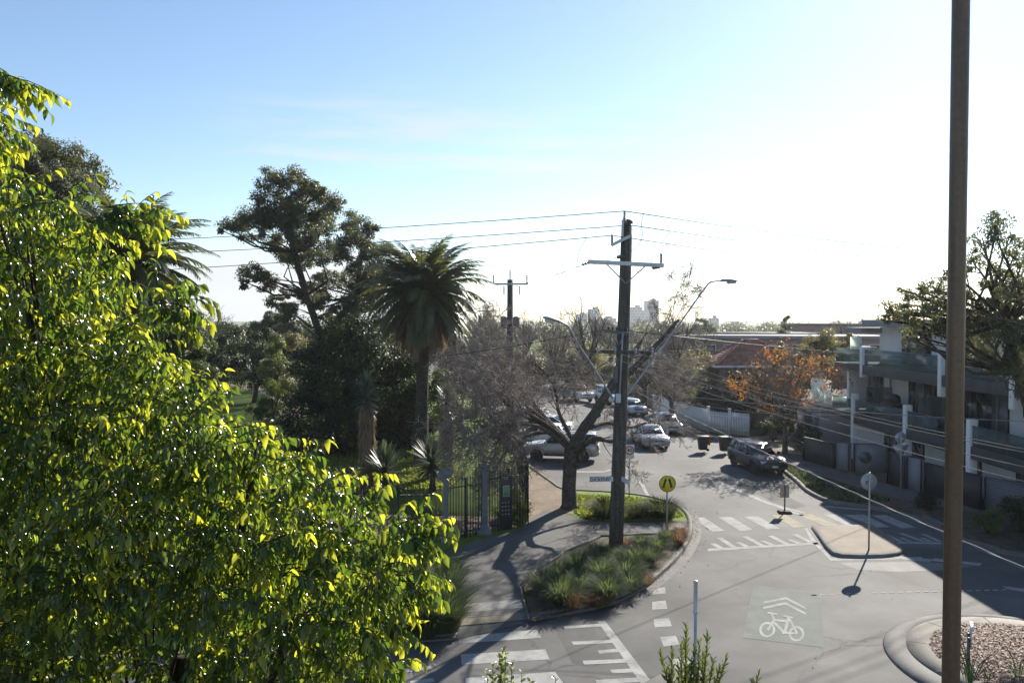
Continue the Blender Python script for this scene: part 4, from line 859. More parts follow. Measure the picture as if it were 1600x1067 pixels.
# ---- greenery on the right of the road
for nm, lab, L, D, b, n_, sz, mt in (
    ('garden_tree', 'olive toned garden tree between the road and the red tiled roof', [(1105, 575, 26), (1130, 590, 24), (1085, 585, 22), (1110, 610, 26), (1075, 600, 18)], 62, (15.3, 62), 9000, .17, 'leaf_olive'),
    ('garden_tree', 'dark garden tree behind the white picket fence', [(1095, 620, 24), (1130, 625, 24), (1120, 645, 20), (1150, 640, 18)], 57.5, (15.2, 57.5), 8000, .16, 'leaf_dark'),
    ('garden_tree', 'dark rounded garden tree between the picket fence gate and the autumn tree', [(1150, 595, 22), (1175, 605, 24), (1165, 630, 24), (1195, 625, 22), (1190, 590, 18)], 56.5, (17.2, 56.5), 12000, .15, 'leaf_dark'),
    ('garden_tree', 'mid green garden tree right behind the autumn tree', [(1230, 600, 24), (1250, 620, 22), (1235, 640, 22), (1265, 600, 18)], 55, (19.4, 55), 9000, .15, 'leaf_mid'),
    ('garden_tree', 'blue green conifer right of the red tiled roof', [(1215, 560, 20), (1212, 590, 24), (1218, 540, 14), (1210, 620, 20)], 58, (19.3, 58), 7000, .15, 'leaf_gum'),
    ('garden_tree', 'wide yellowing tree in front of the brick block', [(1265, 540, 24), (1300, 530, 24), (1285, 560, 26), (1250, 565, 20), (1325, 545, 20), (1330, 530, 14)], 52.5, (21.0, 52.5), 12000, .15, 'leaf_olive'),
    ('garden_tree', 'bushy tree on the skyline under the right street lamp', [(1098, 505, 12), (1110, 512, 12), (1085, 512, 10), (1075, 520, 10)], 140, (33, 140), 4000, .3, 'leaf_mid'),
    ('garden_tree', 'narrow tree poking above the flat roof beside the brick block', [(1227, 497, 8), (1229, 508, 10), (1224, 520, 12)], 120, (41, 120), 3000, .25, 'leaf_gum'),
    ('garden_tree', 'dark tree behind the white pickup at the bend', [(855, 590, 30), (880, 575, 30), (900, 590, 26), (830, 575, 26), (870, 560, 22)], 92, (5, 92), 9000, .24, 'leaf_dark'),
    ('garden_tree', 'olive tree above the white van at the bend', [(925, 560, 26), (945, 580, 22), (905, 555, 20), (935, 600, 20)], 96, (10, 96), 7000, .24, 'leaf_olive'),
    ('garden_tree', 'dark tree behind the sedan and the power pole', [(985, 590, 22), (1010, 580, 24), (1030, 600, 22), (1000, 620, 20)], 84, (14, 84), 7000, .2, 'leaf_olive')):
    leaf_tree(nm, lab, L, D, b, n_, sz, mt, seed=abs(hash(lab)) % 999 if False else len(lab) * 7 + int(D), r0=.16, sub=9, subr=.42)
bush('hedge_shrub', 'clipped dark shrub behind the autumn tree trunk', (17.4, 46.8, .09), 1.3, 5000, .11, 'leaf_dark', 81)
bush('hedge_shrub', 'shrub with sunlit top left of the flats front fence', (16.6, 44.6, .09), 1.0, 4200, .10, 'leaf_mid', 82)
bush('hedge_shrub', 'dark shrub at the right end of the picket fence', (16.6, 50.4, .09), 1.35, 5000, .11, 'leaf_dark', 83)
bush('hedge_shrub', 'shrub in the shade at the foot of the far round sign', (17.0, 32.4, .1), .6, 2600, .085, 'leaf_dark', 84)
bush('hedge_shrub', 'wide shaded shrub below the slatted fence', (18.6, 28.8, .1), 1.1, 4000, .1, 'leaf_dark', 85)
bush('hedge_shrub', 'shaded shrub left of the widest one below the slatted fence', (17.2, 28.6, .1), .75, 3000, .09, 'leaf_mid', 86)
bush('hedge_shrub', 'shaded shrub at the right edge below the slatted fence', (20.4, 27.2, .1), 1.0, 3600, .1, 'leaf_dark', 87)
bush('fence_shrub', 'leafy shrub inside the iron fence behind the map board', (.1, 31.2, .1), .8, 3800, .08, 'leaf_mid', 88)
bush('fence_shrub', 'low ground shrub between the square pillar and the map board', (-.2, 29.9, .1), .55, 2600, .07, 'leaf_mid', 89)
bush('fence_shrub', 'dark shrub at the foot of the scrolled gate post', (-3.3, 28.8, .1), .8, 3200, .08, 'leaf_dark', 90)
# ---- ornamental grasses
r = np.random.default_rng(91)
def tuft(nb, hgt, rad, mt, lean, name='grass_tuft'):
    a = r.uniform(0, 2 * np.pi, nb); q = rad * np.sqrt(r.uniform(0, 1, nb)); n = nb; l = r.uniform(.05, lean, n)
    d = norm(np.column_stack([np.cos(a) * l, np.sin(a) * l, np.ones(n)])); nr = np.column_stack([-np.cos(a), -np.sin(a), np.full(n, .3)])
    s = hgt * r.uniform(.65, 1.2, n); k = len(BLADE[0]); pos = np.column_stack([q * np.cos(a), q * np.sin(a), np.zeros(n)])
    tv = BLADE[0].copy(); tv[:, 2] *= 1.4
    v, f = scatter(tv, BLADE[1], pos, d, nr, s, np.full(n, .72)); f3 = (np.arange(n) * k)[:, None] + np.array([4, 5, 6])[None]
    return raw_mesh(name, v, [f, f3], mt, tint=np.repeat(r.uniform(0, 1, n), k))
def plant_row(label, group, spots, proto, z=.1):
    for i, (px_, py_, s) in enumerate(spots):
        o = proto[i % len(proto)]
        if o.get('placed'): o = o.copy(); link(o)
        o['placed'] = 1; x, y = G(px_, py_, z); o.location = (x, y, z); o.rotation_euler = (0, 0, i * 1.3); o.scale = (s * 1.15, s * 1.15, s * r.uniform(.9, 1.15))
        tag(o, label, 'ornamental grass', group)
green = [tuft(820, .66, .2, 'blade_green', 1.0), tuft(760, .6, .18, 'blade_green', 1.2), tuft(860, .64, .22, 'blade_green', 1.05)]
rust = [tuft(420, .55, .16, 'blade_rust', 1.1), tuft(420, .5, .18, 'blade_rust', 1.2)]
plant_row('arching green grass tuft in the kerbside bed around the power pole', 'green grass tufts in the kerbside bed', [(850, 922, .9), (872, 905, .9), (876, 942, 1), (903, 893, .95), (908, 925, 1.05), (938, 905, 1), (948, 934, .95), (960, 878, .85), (976, 903, 1), (990, 883, .9), (1013, 880, .85), (1026, 861, .75), (930, 876, .9), (1042, 846, .7), (1000, 855, .7), (985, 920, .75)], green, .11)
plant_row('rust coloured grass tuft in the kerbside bed around the power pole', 'rusty grass tufts in the kerbside bed', [(1060, 850, .8), (1062, 838, .8), (895, 950, .8), (1008, 912, .7), (975, 857, .7), (935, 945, .7)], rust, .11)
upright = [tuft(700, .8, .25, 'blade_green', .55), tuft(650, .75, .25, 'blade_green', .6)]
plant_row('upright green grass clump left of the footpath ramp below the near tree', 'grass clumps left of the footpath ramp', [(690, 985, 1.1), (665, 990, 1.1), (640, 992, 1.1), (700, 960, 1.1), (672, 962, 1.1), (645, 965, 1), (695, 935, 1.1), (668, 935, 1), (690, 910, 1), (660, 910, 1), (700, 985, .9), (618, 985, 1), (620, 950, 1)], upright, .11)
lom = tuft(800, .62, .3, 'blade_clump', .8)
for i, (px_, py_, s, lab) in enumerate(((947, 808, 1.15, 'dark grass clump left of the power pole on the lit verge'), (996, 810, .8, 'small round grass clump in the middle of the lit verge'), (1033, 808, 1.2, 'widest grass clump on the lit verge behind the pedestrian sign'), (1022, 806, .9, 'grass clump tucked against the left of the widest clump'))):
    o = lom if i == 0 else link(lom.copy()); x, y = G(px_, py_, .1); o.location = (x, y, .1); o.scale = (s * 1.25, s * 1.25, s); o.rotation_euler = (0, 0, i); tag(o, lab, 'grass clump')
# ---- strap leaved plants on the roundabout
strap = tuft(26, .55, .06, 'blade_green', .5, 'strap_plant')
for i, (px_, py_, s) in enumerate(((1516, 1064, 1.3), (1592, 1056, 1.0), (1545, 1062, .6))):
    o = strap if i == 0 else link(strap.copy()); x, y = G(px_, py_, .2); o.location = (x, y, .2); o.scale = (s * 1.6, s * 1.6, s); o.rotation_euler = (0, 0, i * 2.)
    tag(o, ('strap leaved plant under the roundabout chevron sign', 'strap leaved plant at the right edge of the roundabout mulch', 'smallest strap leaved plant on the roundabout mulch')[i], 'plant')

# ---- woodland and treetops that read as one mass along the horizon
def woods(label, spots, n, size, m, seed):
    rng = np.random.default_rng(seed); B = []
    for x, y, h_, w in spots:
        for _ in range(7): B.append((x + rng.normal() * w * .45, y + rng.normal() * w * .3, h_ * rng.uniform(.25, .85), w * rng.uniform(.28, .45)))
    o = crown_leaves(rng, B, n, size, m, None, name='woodland', sub=8, subr=.6, hang=.3); o.name = 'woodland'; return tag(o, label, None, None, 'stuff')
rw = np.random.default_rng(300)
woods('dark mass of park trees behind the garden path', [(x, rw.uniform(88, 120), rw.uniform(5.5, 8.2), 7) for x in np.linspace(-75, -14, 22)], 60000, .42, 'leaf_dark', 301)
woods('mass of treetops along the far skyline', [(px / F * D, D, 7.8 - (py - 500) / F * D, D * .03) for px, D, py in [(x_ - 800, rw.uniform(170, 330), rw.uniform(500, 512)) for x_ in np.linspace(240, 1420, 70)]], 70000, .75, 'leaf_gum', 302)
woods('low green and brown undergrowth along the far bend of the road', [(x, y, h_, 5) for x, y, h_ in ((12, 100, 5), (16, 92, 4.5), (18, 84, 4), (17, 78, 3.5), (9, 108, 5), (4, 118, 5), (-4, 150, 6), (-12, 168, 6), (-22, 175, 6), (22, 90, 5), (27, 96, 5), (14, 112, 6), (0, 140, 6), (-26, 130, 5), (-20, 112, 5))], 26000, .3, 'leaf_olive', 303)
# ------------------------------------------------------------------ power poles, lamps and wires
def insulator(m, p, h_=.38, r_=.07, n=6, d=(0, 0, 1)):
    prof = [(.03, 0)]
    for i in range(n):
        z = h_ * (i + .3) / n; prof += [(.035, z), (r_, z + .01), (r_ * .9, z + h_ * .3 / n), (.035, z + h_ * .5 / n)]
    m.lathe(prof + [(.03, h_)], p, 10)
PB = Vector((3.46, 26.39, .1)); PD = 26.39
def pl(px, py, d=0): return P(px, py, PD + d) - PB
def main_pole():
    root = thing('power_pole', 'tall mossy timber power pole with crossarms in the grass bed, nearest of the power poles', 'power pole', PB)
    top = pl(980, 346); b = Vector((0, 0, -.1))
    m = MB(); m.tube([b, b.lerp(top, .3), b.lerp(top, .65), top], [.24, .225, .205, .185], 18); m.tube([top, top + Vector((.01, 0, .06))], [.2, .12], 18); m.build('pole', 'timber_pole', root, smooth=False)
    def arm(name, a, c, w, mt): 
        g = MB(); a, c = Vector(a), Vector(c); d = (c - a).normalized(); u = Vector((0, 0, 1)); s = d.cross(u).normalized(); u = s.cross(d)
        vs = [q + s * x + u * y for q in (a, c) for x, y in ((-w, -w), (w, -w), (w, w), (-w, w))]
        g.add(vs, [(3, 2, 1, 0), (4, 5, 6, 7), (0, 1, 5, 4), (1, 2, 6, 5), (2, 3, 7, 6), (3, 0, 4, 7)]); return g.build(name, mt, root, bevel=.008)
    f = -.26
    arm('crossarm', pl(919, 409, -.1 + f), pl(1037, 415, -.1 + f), .065, 'galv_pale')
    arm('crossarm', pl(956, 383, f), pl(986, 368, f + .1), .05, 'galv_pale')
    arm('crossarm', pl(929, 549, f), pl(1022, 551, f), .06, 'timber_pole')
    arm('crossarm', pl(944, 517, f), pl(983, 521, f), .05, 'steel_dark')
    arm('pole_top_bracket', pl(972.5, 370, f + .02), pl(973, 344, f + .02), .035, 'galv_pale')
    for q in ((947, 412), (1008, 416)): m = MB(); m.tube([pl(*q, f - .1), pl(978, 443, f + .06)], .022, 6); m.build('brace', 'galv', root)
    for q in ((958, 519), (976, 521)): m = MB(); m.tube([pl(*q, f), pl(967, 540, f + .06)], .015, 6); m.build('brace', 'galv', root)
    for (x, y, h_) in ((976, 346, .34), (985.5, 368, .36), (956.5, 384, .37), (1033, 413, .36)):
        m = MB(); q = pl(x, y, f - (.1 if x > 1000 else 0)); insulator(m, q, h_, .06, 6); m.build('insulator', 'insulator', root)
    for (x, y) in ((934, 551), (961, 551), (993, 553), (1019, 552)):
        m = MB(); q = pl(x, y, f - .1); insulator(m, q - Vector((0, 0, .06)), .24, .05, 3); m.build('insulator', 'insulator', root)
    for (x, y) in ((951, 516), (957, 516), (964, 517), (972, 518), (979, 519)):
        m = MB(); insulator(m, pl(x, y, f), .12, .04, 2); m.build('spool_insulator', 'ceramic_brown', root)
    for (a, c) in (((921, 410), (909, 414)), ((974, 401), (964, 402)), ((1030, 417), (1019, 419))):
        m = MB(); A, C = pl(*a, f - .1), pl(*c, .3 if c[0] != 909 else f); d = (C - A)
        for i in range(3): m.tube([A + d * (i / 3 + .05), A + d * (i / 3 + .12), A + d * (i / 3 + .28)], [.06, .06, .025], 8)
        m.tube([A, C], .02, 6); m.build('strain_insulator', 'ceramic_brown', root)
    m = MB(); m.box(pl(966, 622, -.25), (.16, .1, .3)); m.build('cable_box', 'galv_pale', root, bevel=.01)
    m = MB(); m.box(pl(962, 585, -.1), (.12, .3, .55)); m.build('fuse_box', 'steel_dark', root, bevel=.01)
    m = MB(); m.tube([pl(967.5, 625, -.24), pl(971, 560, -.24), pl(973, 520, -.3)], .028, 8); m.build('conduit', 'galv', root)
    m = MB(); m.tube([pl(972, 340, f), pl(979, 342, f), pl(979, 348, f), pl(974, 348, f)], .012, 5); m.build('pin_bracket', 'galv', root)
    # jumper loops between line and arm
    J = MB()
    for pts in (((1006, 333), (1002, 352), (1004, 368), (996, 385), (985, 393)), ((1048, 361), (1040, 375), (1043, 392), (1034, 398)), ((916, 372), (905, 392), (902, 417), (909, 414)), ((965, 383), (967, 395), (969, 401)), ((1033, 400), (1020, 402), (1018, 414))):
        J.tube(spline([tuple(pl(*q, -.35)) for q in pts], 4), .009, 4)
    J.build('jumper_wire', 'wire_dark', root)
    return root
main_pole()
def street_lamp(label, pts, head_a, head_b, mt='galv'):
    base = Vector(pts[0]); root = thing('street_lamp', label, 'street lamp', base)
    m = MB(); sp = spline([tuple(Vector(p) - base) for p in pts], 4); m.tube(sp, [.034 - .010 * i / len(sp) for i in range(len(sp))], 10); m.build('arm', mt, root, smooth=True)
    a, b = Vector(head_a) - base, Vector(head_b) - base; d = (b - a).normalized(); L = (b - a).length; s = d.cross(Vector((0, 0, 1))).normalized(); u = s.cross(d)
    m = MB(); vs = []; ks = ((0, .05, .04), (.12, .09, .07), (.4, .14, .085), (.8, .15, .07), (1, .08, .03)); n = 8
    for t, w, hh in ks:
        for k in range(n):
            an = 2 * math.pi * k / n; q = a + d * L * t + s * w * math.cos(an) + u * (hh * math.sin(an) * (1 if math.sin(an) > 0 else .45)); vs.append(q)
    fs = [(i * n + k, i * n + (k + 1) % n, (i + 1) * n + (k + 1) % n, (i + 1) * n + k) for i in range(len(ks) - 1) for k in range(n)] + [tuple(range(n - 1, -1, -1)), tuple((len(ks) - 1) * n + k for k in range(n))]
    m.add(vs, fs); m.build('lamp_head', 'galv', root, smooth=True)
    m = MB(); m.tube([a + d * L * .42 - u * .05, a + d * L * .86 - u * .045], [.075, .06], 10); m.build('lens', 'lamp_glass', root, smooth=True)
street_lamp('street lamp leaning left from the power pole over the park side', [P(957, 622, 26.3), P(930, 578, 25.9), P(905, 540, 25.5), P(890, 513, 25.2), P(883, 506, 25.1), P(874, 503, 25.0)], P(876, 503.5, 25), P(849, 496, 24.7))
street_lamp('street lamp on the long arm leaning right from the power pole', [P(972, 628, 26.5), P(1000, 590, 26.9), P(1060, 508, 27.6), P(1098, 455, 28), P(1108, 442.5, 28.1), P(1118, 439.5, 28.2), P(1130, 439.5, 28.2)], P(1126, 439, 28.2), P(1153, 438.5, 28.5))
def far_pole(label, px, top, D, arm, seed):
    b = P(px, 533, D); root = thing('power_pole', label, 'power pole', (b.x, D, 0)); t = P(px, top, D).z
    m = MB(); m.tube([(0, 0, -.1), (0, 0, t)], [.27, .2], 12); m.build('pole', 'timber_pole', root)
    zt = P(px, arm, D).z; w = 27 * D / F * (1 if seed == 1 else .8)
    m = MB(); m.box((.05, -.25, zt), (w * 2, .12, .14)); m.build('crossarm', 'galv_pale', root)
    for x in (-w * .95, -w * .35, w * .55, w * .97):
        m = MB(); insulator(m, (x, -.25, zt - (.75 if abs(x) < w * .9 else -.05)), .6, .09, 4); m.build('insulator', 'insulator', root)
    m = MB(); insulator(m, (0, 0, t), .7, .08, 5); m.build('insulator', 'insulator', root)
    if seed == 1:
        zc = P(px, 503, D).z
        for x in (-.45, .45):
            m = MB(); m.lathe([(.22, -.35), (.24, -.3), (.24, .3), (.2, .36), (.08, .4)], (x, -.5, zc), 14); m.build('transformer', 'steel_dark', root, smooth=False)
        m = MB(); m.box((0, -.3, zc - .42), (1.6, .3, .12)); m.build('transformer_platform', 'steel_dark', root)
far_pole('power pole with transformers above the bare trees, second from the camera', 797, 437, 57, 444, 1)
far_pole('distant power pole beside the palm fronds, farthest of the power poles', 750, 490, 88, 486, 2)
def wire(label, a, b, sag, rad, m='wire_dark', seg=18, twist=0, group=None):
    a, b = Vector(a), Vector(b); base = a.copy(); pts = []
    for i in range(seg + 1):
        t = i / seg; p = a.lerp(b, t) - base; p.z -= 4 * sag * t * (1 - t); pts.append(p)
    g = MB()
    if twist:
        d = (b - a).normalized(); s = d.cross(Vector((0, 0, 1))).normalized(); u = s.cross(d); n = seg * 10; L = (b - a).length
        for ph in (0, math.pi):
            q = []
            for i in range(n + 1):
                t = i / n; p = (b - a) * t; p.z -= 4 * sag * t * (1 - t); an = t * L / twist * 2 * math.pi + ph
                q.append(p + s * math.cos(an) * rad * .95 + u * math.sin(an) * rad * .95)
            g.tube(q, rad, 6)
    else: g.tube(pts, rad, 6)
    o = g.build('overhead_wire', m); o.location = base; return tag(o, label, 'wire', group)
f = PD - .3
T = lambda x, y, d=0: P(x, y, f + d)
for nm, (x, y), l_, r_ in (('topmost', (976, 330), (-120, 384, 42), (1700, 412, 42)), ('second', (985.5, 352), (-120, 405, 42), (1700, 430, 42)), ('third', (956.5, 368), (-120, 437, 42), (1700, 452, 42))):
    wire(f'{nm} high wire running left from the top of the near power pole', T(x, y), P(*l_), .25, .0145)
    wire(f'{nm} high wire running right from the top of the near power pole', T(x, y), P(*r_), .25, .0145)
wire('wire from the left end of the long crossarm to the second pole', T(905, 415.5), P(775, 443, 56.5), .3, .009)
wire('wire from the middle of the long crossarm to the second pole', T(964, 402, .5), P(797, 432, 56.5), .3, .009)
wire('wire from the right end of the long crossarm to the second pole', T(1018, 419, .5), P(824, 445, 56.5), .3, .009)
for i, (x, e, s_) in enumerate(((934, (783, 548, 56), .5), (961, (790, 552, 56), .6), (993, (802, 556, 56), .65), (1019, (810, 560, 56), .6))):
    wire(('leftmost', 'second', 'third', 'rightmost')[i] + ' low wire running from the mossy crossarm back towards the bend', T(x, 549.5, -.1), P(*e), s_, .007, 'wire_silver')
for i, (x, y, e) in enumerate(((934, 548, (1640, 762, 11)), (961, 549, (1640, 738, 11.5)), (993, 550, (1640, 714, 11.5)), (1019, 550, (1640, 709, 12)))):
    wire(('lowest', 'second lowest', 'second highest', 'highest')[i] + ' of the low wires fanning right from the mossy crossarm past the flats', T(x, y, -.1), P(*e), .22, .0055, 'wire_silver')
wire('black wire sagging left from the dark short crossarm towards the park', T(945, 515), P(250, 585, 30), .4, .012)
wire('second black wire left of the pole below the short crossarm', T(958, 558), P(815, 560, 40), .9, .014)
wire('black cable running right from the short crossarm over the roofs', T(983, 517), P(1700, 560, 60), .5, .014)
wire('thick twisted silver cable running from the power pole to the lower right', T(984, 608), P(1640, 905, 8.6), .05, .0085, 'wire_silver', 20, 1.4)
wire('nearly level silver cable running right from the power pole past the flats', T(984, 608), P(1640, 660, 19), .14, .011, 'wire_silver', 20)
wire('thin pale cable just under the level cable right of the power pole', T(984, 611), P(1330, 648, 24), .25, .008, 'wire_silver', 20)

# ------------------------------------------------------------------ the tall near pole at the right
m = MB(); d_ = 6.2; px0 = P(1493.5, 533, d_).x
m.lathe([(.078, 0), (.07, .3), (.0655, 3), (.064, 8), (.0625, 14), (.062, 14.5)], (0, 0, 0), 28); o = m.build('lamp_post', 'pole_brown', None, smooth=True); o.location = (px0, d_, 0)
tag(o, 'tall brown painted metal pole closest to the camera, crossing the right of the photo', 'pole')

# ------------------------------------------------------------------ signs
def post(m, h_, r_=.03, z0=-.05): m.lathe([(r_, z0), (r_, h_ - .01), (r_ * .6, h_)], (0, 0, 0), 10)
def disc(m, c, r_, t=.012, n=40, y=0): m.lathe([(r_, -t / 2), (r_, t / 2)], (c[0], c[1] + y, c[2]), n, 'y')
# yellow walking-legs sign
x, y = G(1042, 836, .1); root = thing('pedestrian_sign', 'round yellow pedestrian crossing sign on a grey post in the grass bed', 'road sign', (x, y, .1), .05)
hz = P(1043, 755, y).z - .1
m = MB(); post(m, hz + .3); m.build('post', 'galv', root)
m = MB(); disc(m, (0, -.045, hz), .305); m.build('sign_disc', 'sign_yellow', root)
m = MB()
for i in range(40):
    a0, a1 = 2 * math.pi * i / 40, 2 * math.pi * (i + 1) / 40
    m.add([(math.cos(a) * q, -.0535, hz + math.sin(a) * q) for q, a in ((.286, a0), (.302, a0), (.302, a1), (.286, a1))], [(0, 3, 2, 1)])
m.build('sign_rim', 'sign_black', root)
m = MB()
for s in (-1, 1):
    for poly in ([(.02, .17), (.10, .17), (.175, -.08), (.10, -.10)], [(.085, -.105), (.17, -.085), (.215, -.125), (.11, -.155)], ):
        m.add([(s * a, -.0535 - .001, hz + b) for a, b in poly], [(0, 1, 2, 3)])
m.build('legs_symbol', 'sign_black', root)
# round sign seen from behind on the island
def back_round(label, px_, base_py, disc_py, r_, zb=.125, tri=None):
    x, y = G(px_, base_py, zb); root = thing('round_sign', label, 'road sign', (x, y, zb), 0); hz = P(px_, disc_py, y).z - zb
    m = MB(); post(m, hz + r_ + .05, .03); m.build('post', 'galv', root)
    m = MB(); disc(m, (0, .05, hz), r_); m.build('sign_disc', 'sign_back', root)
    m = MB(); m.box((0, .036, hz + .1), (.3, .012, .03)); m.box((0, .036, hz - .12), (.3, .012, .03)); m.build('bracket', 'galv', root); m = MB(); m.box((-.09, .038, hz - .02), (.05, .008, .1)); m.box((-.05, .038, hz + .02), (.05, .008, .04)); m.build('sticker', 'steel_dark', root)
    if tri:
        m = MB(); m.add([(a, yy, hz - tri + b) for yy in (.045, .057) for a, b in ((-.36, .31), (.36, .31), (0, -.31))], [(0, 1, 2), (5, 4, 3), (0, 3, 4, 1), (1, 4, 5, 2), (2, 5, 3, 0)]); m.build('give_way_plate', 'sign_back', root)
    return hz
back_round('round sign seen from behind on the concrete crossing island', 1357.5, 858, 753, .275)
back_round('round sign with a triangular plate below, seen from behind in the shade by the flats', 1407, 781, 684, .24, .1, .62)
# small rectangular sign back standing on a rubber base
x, y = G(1226, 801); root = thing('portable_sign', 'small tan rectangular sign seen from behind on a black rubber base by the crossing', 'road sign', (x, y, 0), -.1)
m = MB(); m.box((0, 0, .05), (.55, .45, .09), 0, .8); m.build('base', 'rubber', root, bevel=.02)
m = MB(); m.lathe([(.03, .08), (.03, 1.15)], (0, 0, 0), 8); m.build('post', 'steel_dark', root)
m = MB(); m.box((0, .03, .88), (.36, .014, .52)); m.build('board', 'board_back', root, bevel=.004)
# speed sign
x, y = G(983, 778, .1); root = thing('speed_sign', 'small 40 speed limit sign on a thin post right of the power pole', 'road sign', (x, y, .1), .1); hz = P(982, 705, y).z - .1
m = MB(); post(m, hz + .2, .025); m.build('post', 'galv', root)
m = MB(); m.box((0, -.035, hz), (.42, .012, .6)); m.build('plate', 'sign_white', root, bevel=.005)
m = MB()
for i in range(36):
    a0, a1 = 2 * math.pi * i / 36, 2 * math.pi * (i + 1) / 36
    m.add([(math.cos(a) * q, -.0425, hz + .05 + math.sin(a) * q) for q, a in ((.145, a0), (.195, a0), (.195, a1), (.145, a1))], [(0, 3, 2, 1)])
m.build('red_ring', 'sign_red', root)
text_mesh('number', '40', .22, 'sign_black', root, Matrix.Translation((0, -.043, hz + .05)) @ Matrix.Rotation(math.pi / 2, 4, 'X'))
# street name blades on the power pole
def street_blade(label, a, b, da, db, text):
    A, B = P(*a, PD + da), P(*b, PD + db); mid = (A + B) / 2; L = (B - A).length; rz = math.atan2(B.y - A.y, B.x - A.x)
    root = thing('street_name_sign', label, 'street sign', mid, rz)
    m = MB(); m.box((0, 0, 0), (L, .016, .17)); m.build('blade', 'sign_white', root, bevel=.003)
    m = MB(); m.box((0, 0, .082), (L + .004, .022, .018)); m.build('top_rail', 'sign_blue', root)
    if text:
        text_mesh('lettering', text, .155, 'sign_black', root, Matrix.Translation((-.06, -.0105, -.015)) @ Matrix.Rotation(math.pi / 2, 4, 'X'))
        text_mesh('suffix_lettering', 'ST', .07, 'sign_black', root, Matrix.Translation((L * .36, -.0105, .01)) @ Matrix.Rotation(math.pi / 2, 4, 'X'))
street_blade('white street name sign reading DICKENS pointing left from the power pole', (921, 748.5), (958, 748), -.35, -.25, 'DICKENS')
street_blade('street name sign seen edge on, pointing away right of the power pole', (969, 744), (984, 757), -.1, -.9, None)
# slim bollard post on the splitter island
x, y = G(1086, 1062, .12); root = thing('bollard', 'slim grey steel bollard with a thicker sleeve on the near traffic island', 'bollard', (x, y, .12)); hz = P(1086.5, 906, y).z - .12
m = MB(); m.lathe([(.06, 0), (.06, .02), (.034, .03), (.034, hz - .02), (.02, hz)], (0, 0, 0), 14); m.build('post', 'galv', root, smooth=False)
m = MB(); m.lathe([(.036, hz - .72), (.055, hz - .71), (.055, hz - .66), (.043, hz - .65), (.043, hz - .05), (.052, hz - .045), (.052, hz - .02), (.036, hz - .005)], (0, 0, 0), 14); m.build('sleeve', 'galv_pale', root)
# chevron board on the roundabout, seen nearly edge on
x, y = G(1513, 1030, .15); root = thing('roundabout_sign', 'low directional board on a short post in the roundabout mulch, seen nearly edge on', 'road sign', (x, y, .15), math.radians(62)); hz = P(1507, 992, y).z - .15
m = MB(); m.lathe([(.03, -.05), (.03, hz)], (.15, 0, 0), 8); m.lathe([(.03, -.05), (.03, hz)], (-.15, 0, 0), 8); m.build('post', 'steel_dark', root)
m = MB(); m.box((0, -.04, hz), (.62, .02, .42)); m.build('board', 'sign_back', root, bevel=.008)
m = MB(); m.box((0, -.053, hz - .14), (.5, .004, .08)); m.box((0, -.06, hz + .215), (.64, .06, .015)); m.build('board_edge', 'sign_white', root)

# ------------------------------------------------------------------ fences and gate posts of the park
def iron_fence(label, a, b, h_, sp=.13, posts=2, z0=.1, rails=(.25, -.25), top=.0):
    L = math.hypot(b[0] - a[0], b[1] - a[1]); rz = math.atan2(b[1] - a[1], b[0] - a[0]); root = thing('iron_fence', label, 'fence', (a[0], a[1], z0), rz)
    m = MB(); n = int(L / sp)
    for i in range(n + 1):
        x = i * L / n; m.box((x, 0, h_ / 2), (.02, .02, h_)); m.add([(x - .018, -.018, h_), (x + .018, -.018, h_), (x + .018, .018, h_), (x - .018, .018, h_), (x, 0, h_ + .09)], [(0, 1, 4), (1, 2, 4), (2, 3, 4), (3, 0, 4), (3, 2, 1, 0)])
    m.build('palings', 'iron_black', root)
    for z in (rails[0], h_ + rails[1]):
        m = MB(); m.box((L / 2, 0, z), (L, .045, .028)); m.build('rail', 'iron_black', root)
    for i in range(posts):
        m = MB(); m.box((L * (i + .5) / posts, .03, h_ / 2), (.06, .06, h_ + .05)); m.build('post', 'iron_black', root)
iron_fence('black iron picket fence of the park left of the scrolled gate post', (-14, 26.9), (-2.5, 27.45), 1.9, .14, 4)
iron_fence('black iron fence panel between the scrolled post and the square pillar', (-2.15, 27.6), (-1.1, 28.4), 2.1, .12, 1)
iron_fence('black iron fence panel between the square pillar and the track corner', (-.82, 28.65), (.6, 29.65), 2.2, .12, 1)
iron_fence('black iron fence running away beside the dirt track', (.62, 29.75), (.15, 45), 2.25, .12, 5)
x, y = -.99, 28.52; root = thing('gate_pillar', 'square grey cast pillar with a moulded cap and base at the park gate', 'pillar', (x, y, .1))
m = MB(); m.box((0, 0, 1.3), (.23, .23, 2.1), 0, .84); m.build('shaft', 'post_grey', root, bevel=.03)
m = MB(); m.box((0, 0, .09), (.5, .5, .18)); m.box((0, 0, .26), (.38, .38, .17), 0, .75); m.build('base', 'post_grey', root, bevel=.02)
m = MB(); m.box((0, 0, 2.33), (.3, .3, .06)); m.box((0, 0, 2.4), (.34, .34, .08), 0, 1.25); m.box((0, 0, 2.47), (.46, .46, .05)); m.box((0, 0, 2.52), (.4, .4, .06), 0, .3); m.build('cap', 'post_grey', root, bevel=.012)
x, y = -2.3, 27.5; root = thing('gate_post', 'grey gate post topped by a cast scroll bracket', 'pillar', (x, y, .1))
m = MB(); m.box((0, 0, 1.05), (.16, .16, 2.1)); m.box((0, 0, .12), (.34, .34, .24), 0, .8); m.build('shaft', 'post_grey', root, bevel=.02)
m = MB(); sc = [(.30, 2.5), (.05, 2.5), (-.2, 2.48), (-.3, 2.36), (-.28, 2.2), (-.14, 2.1), (.0, 2.0), (.07, 1.85), (.1, 1.66), (.12, 1.85), (.1, 2.05), (.02, 2.18), (.1, 2.26), (.2, 2.3), (.28, 2.4)]
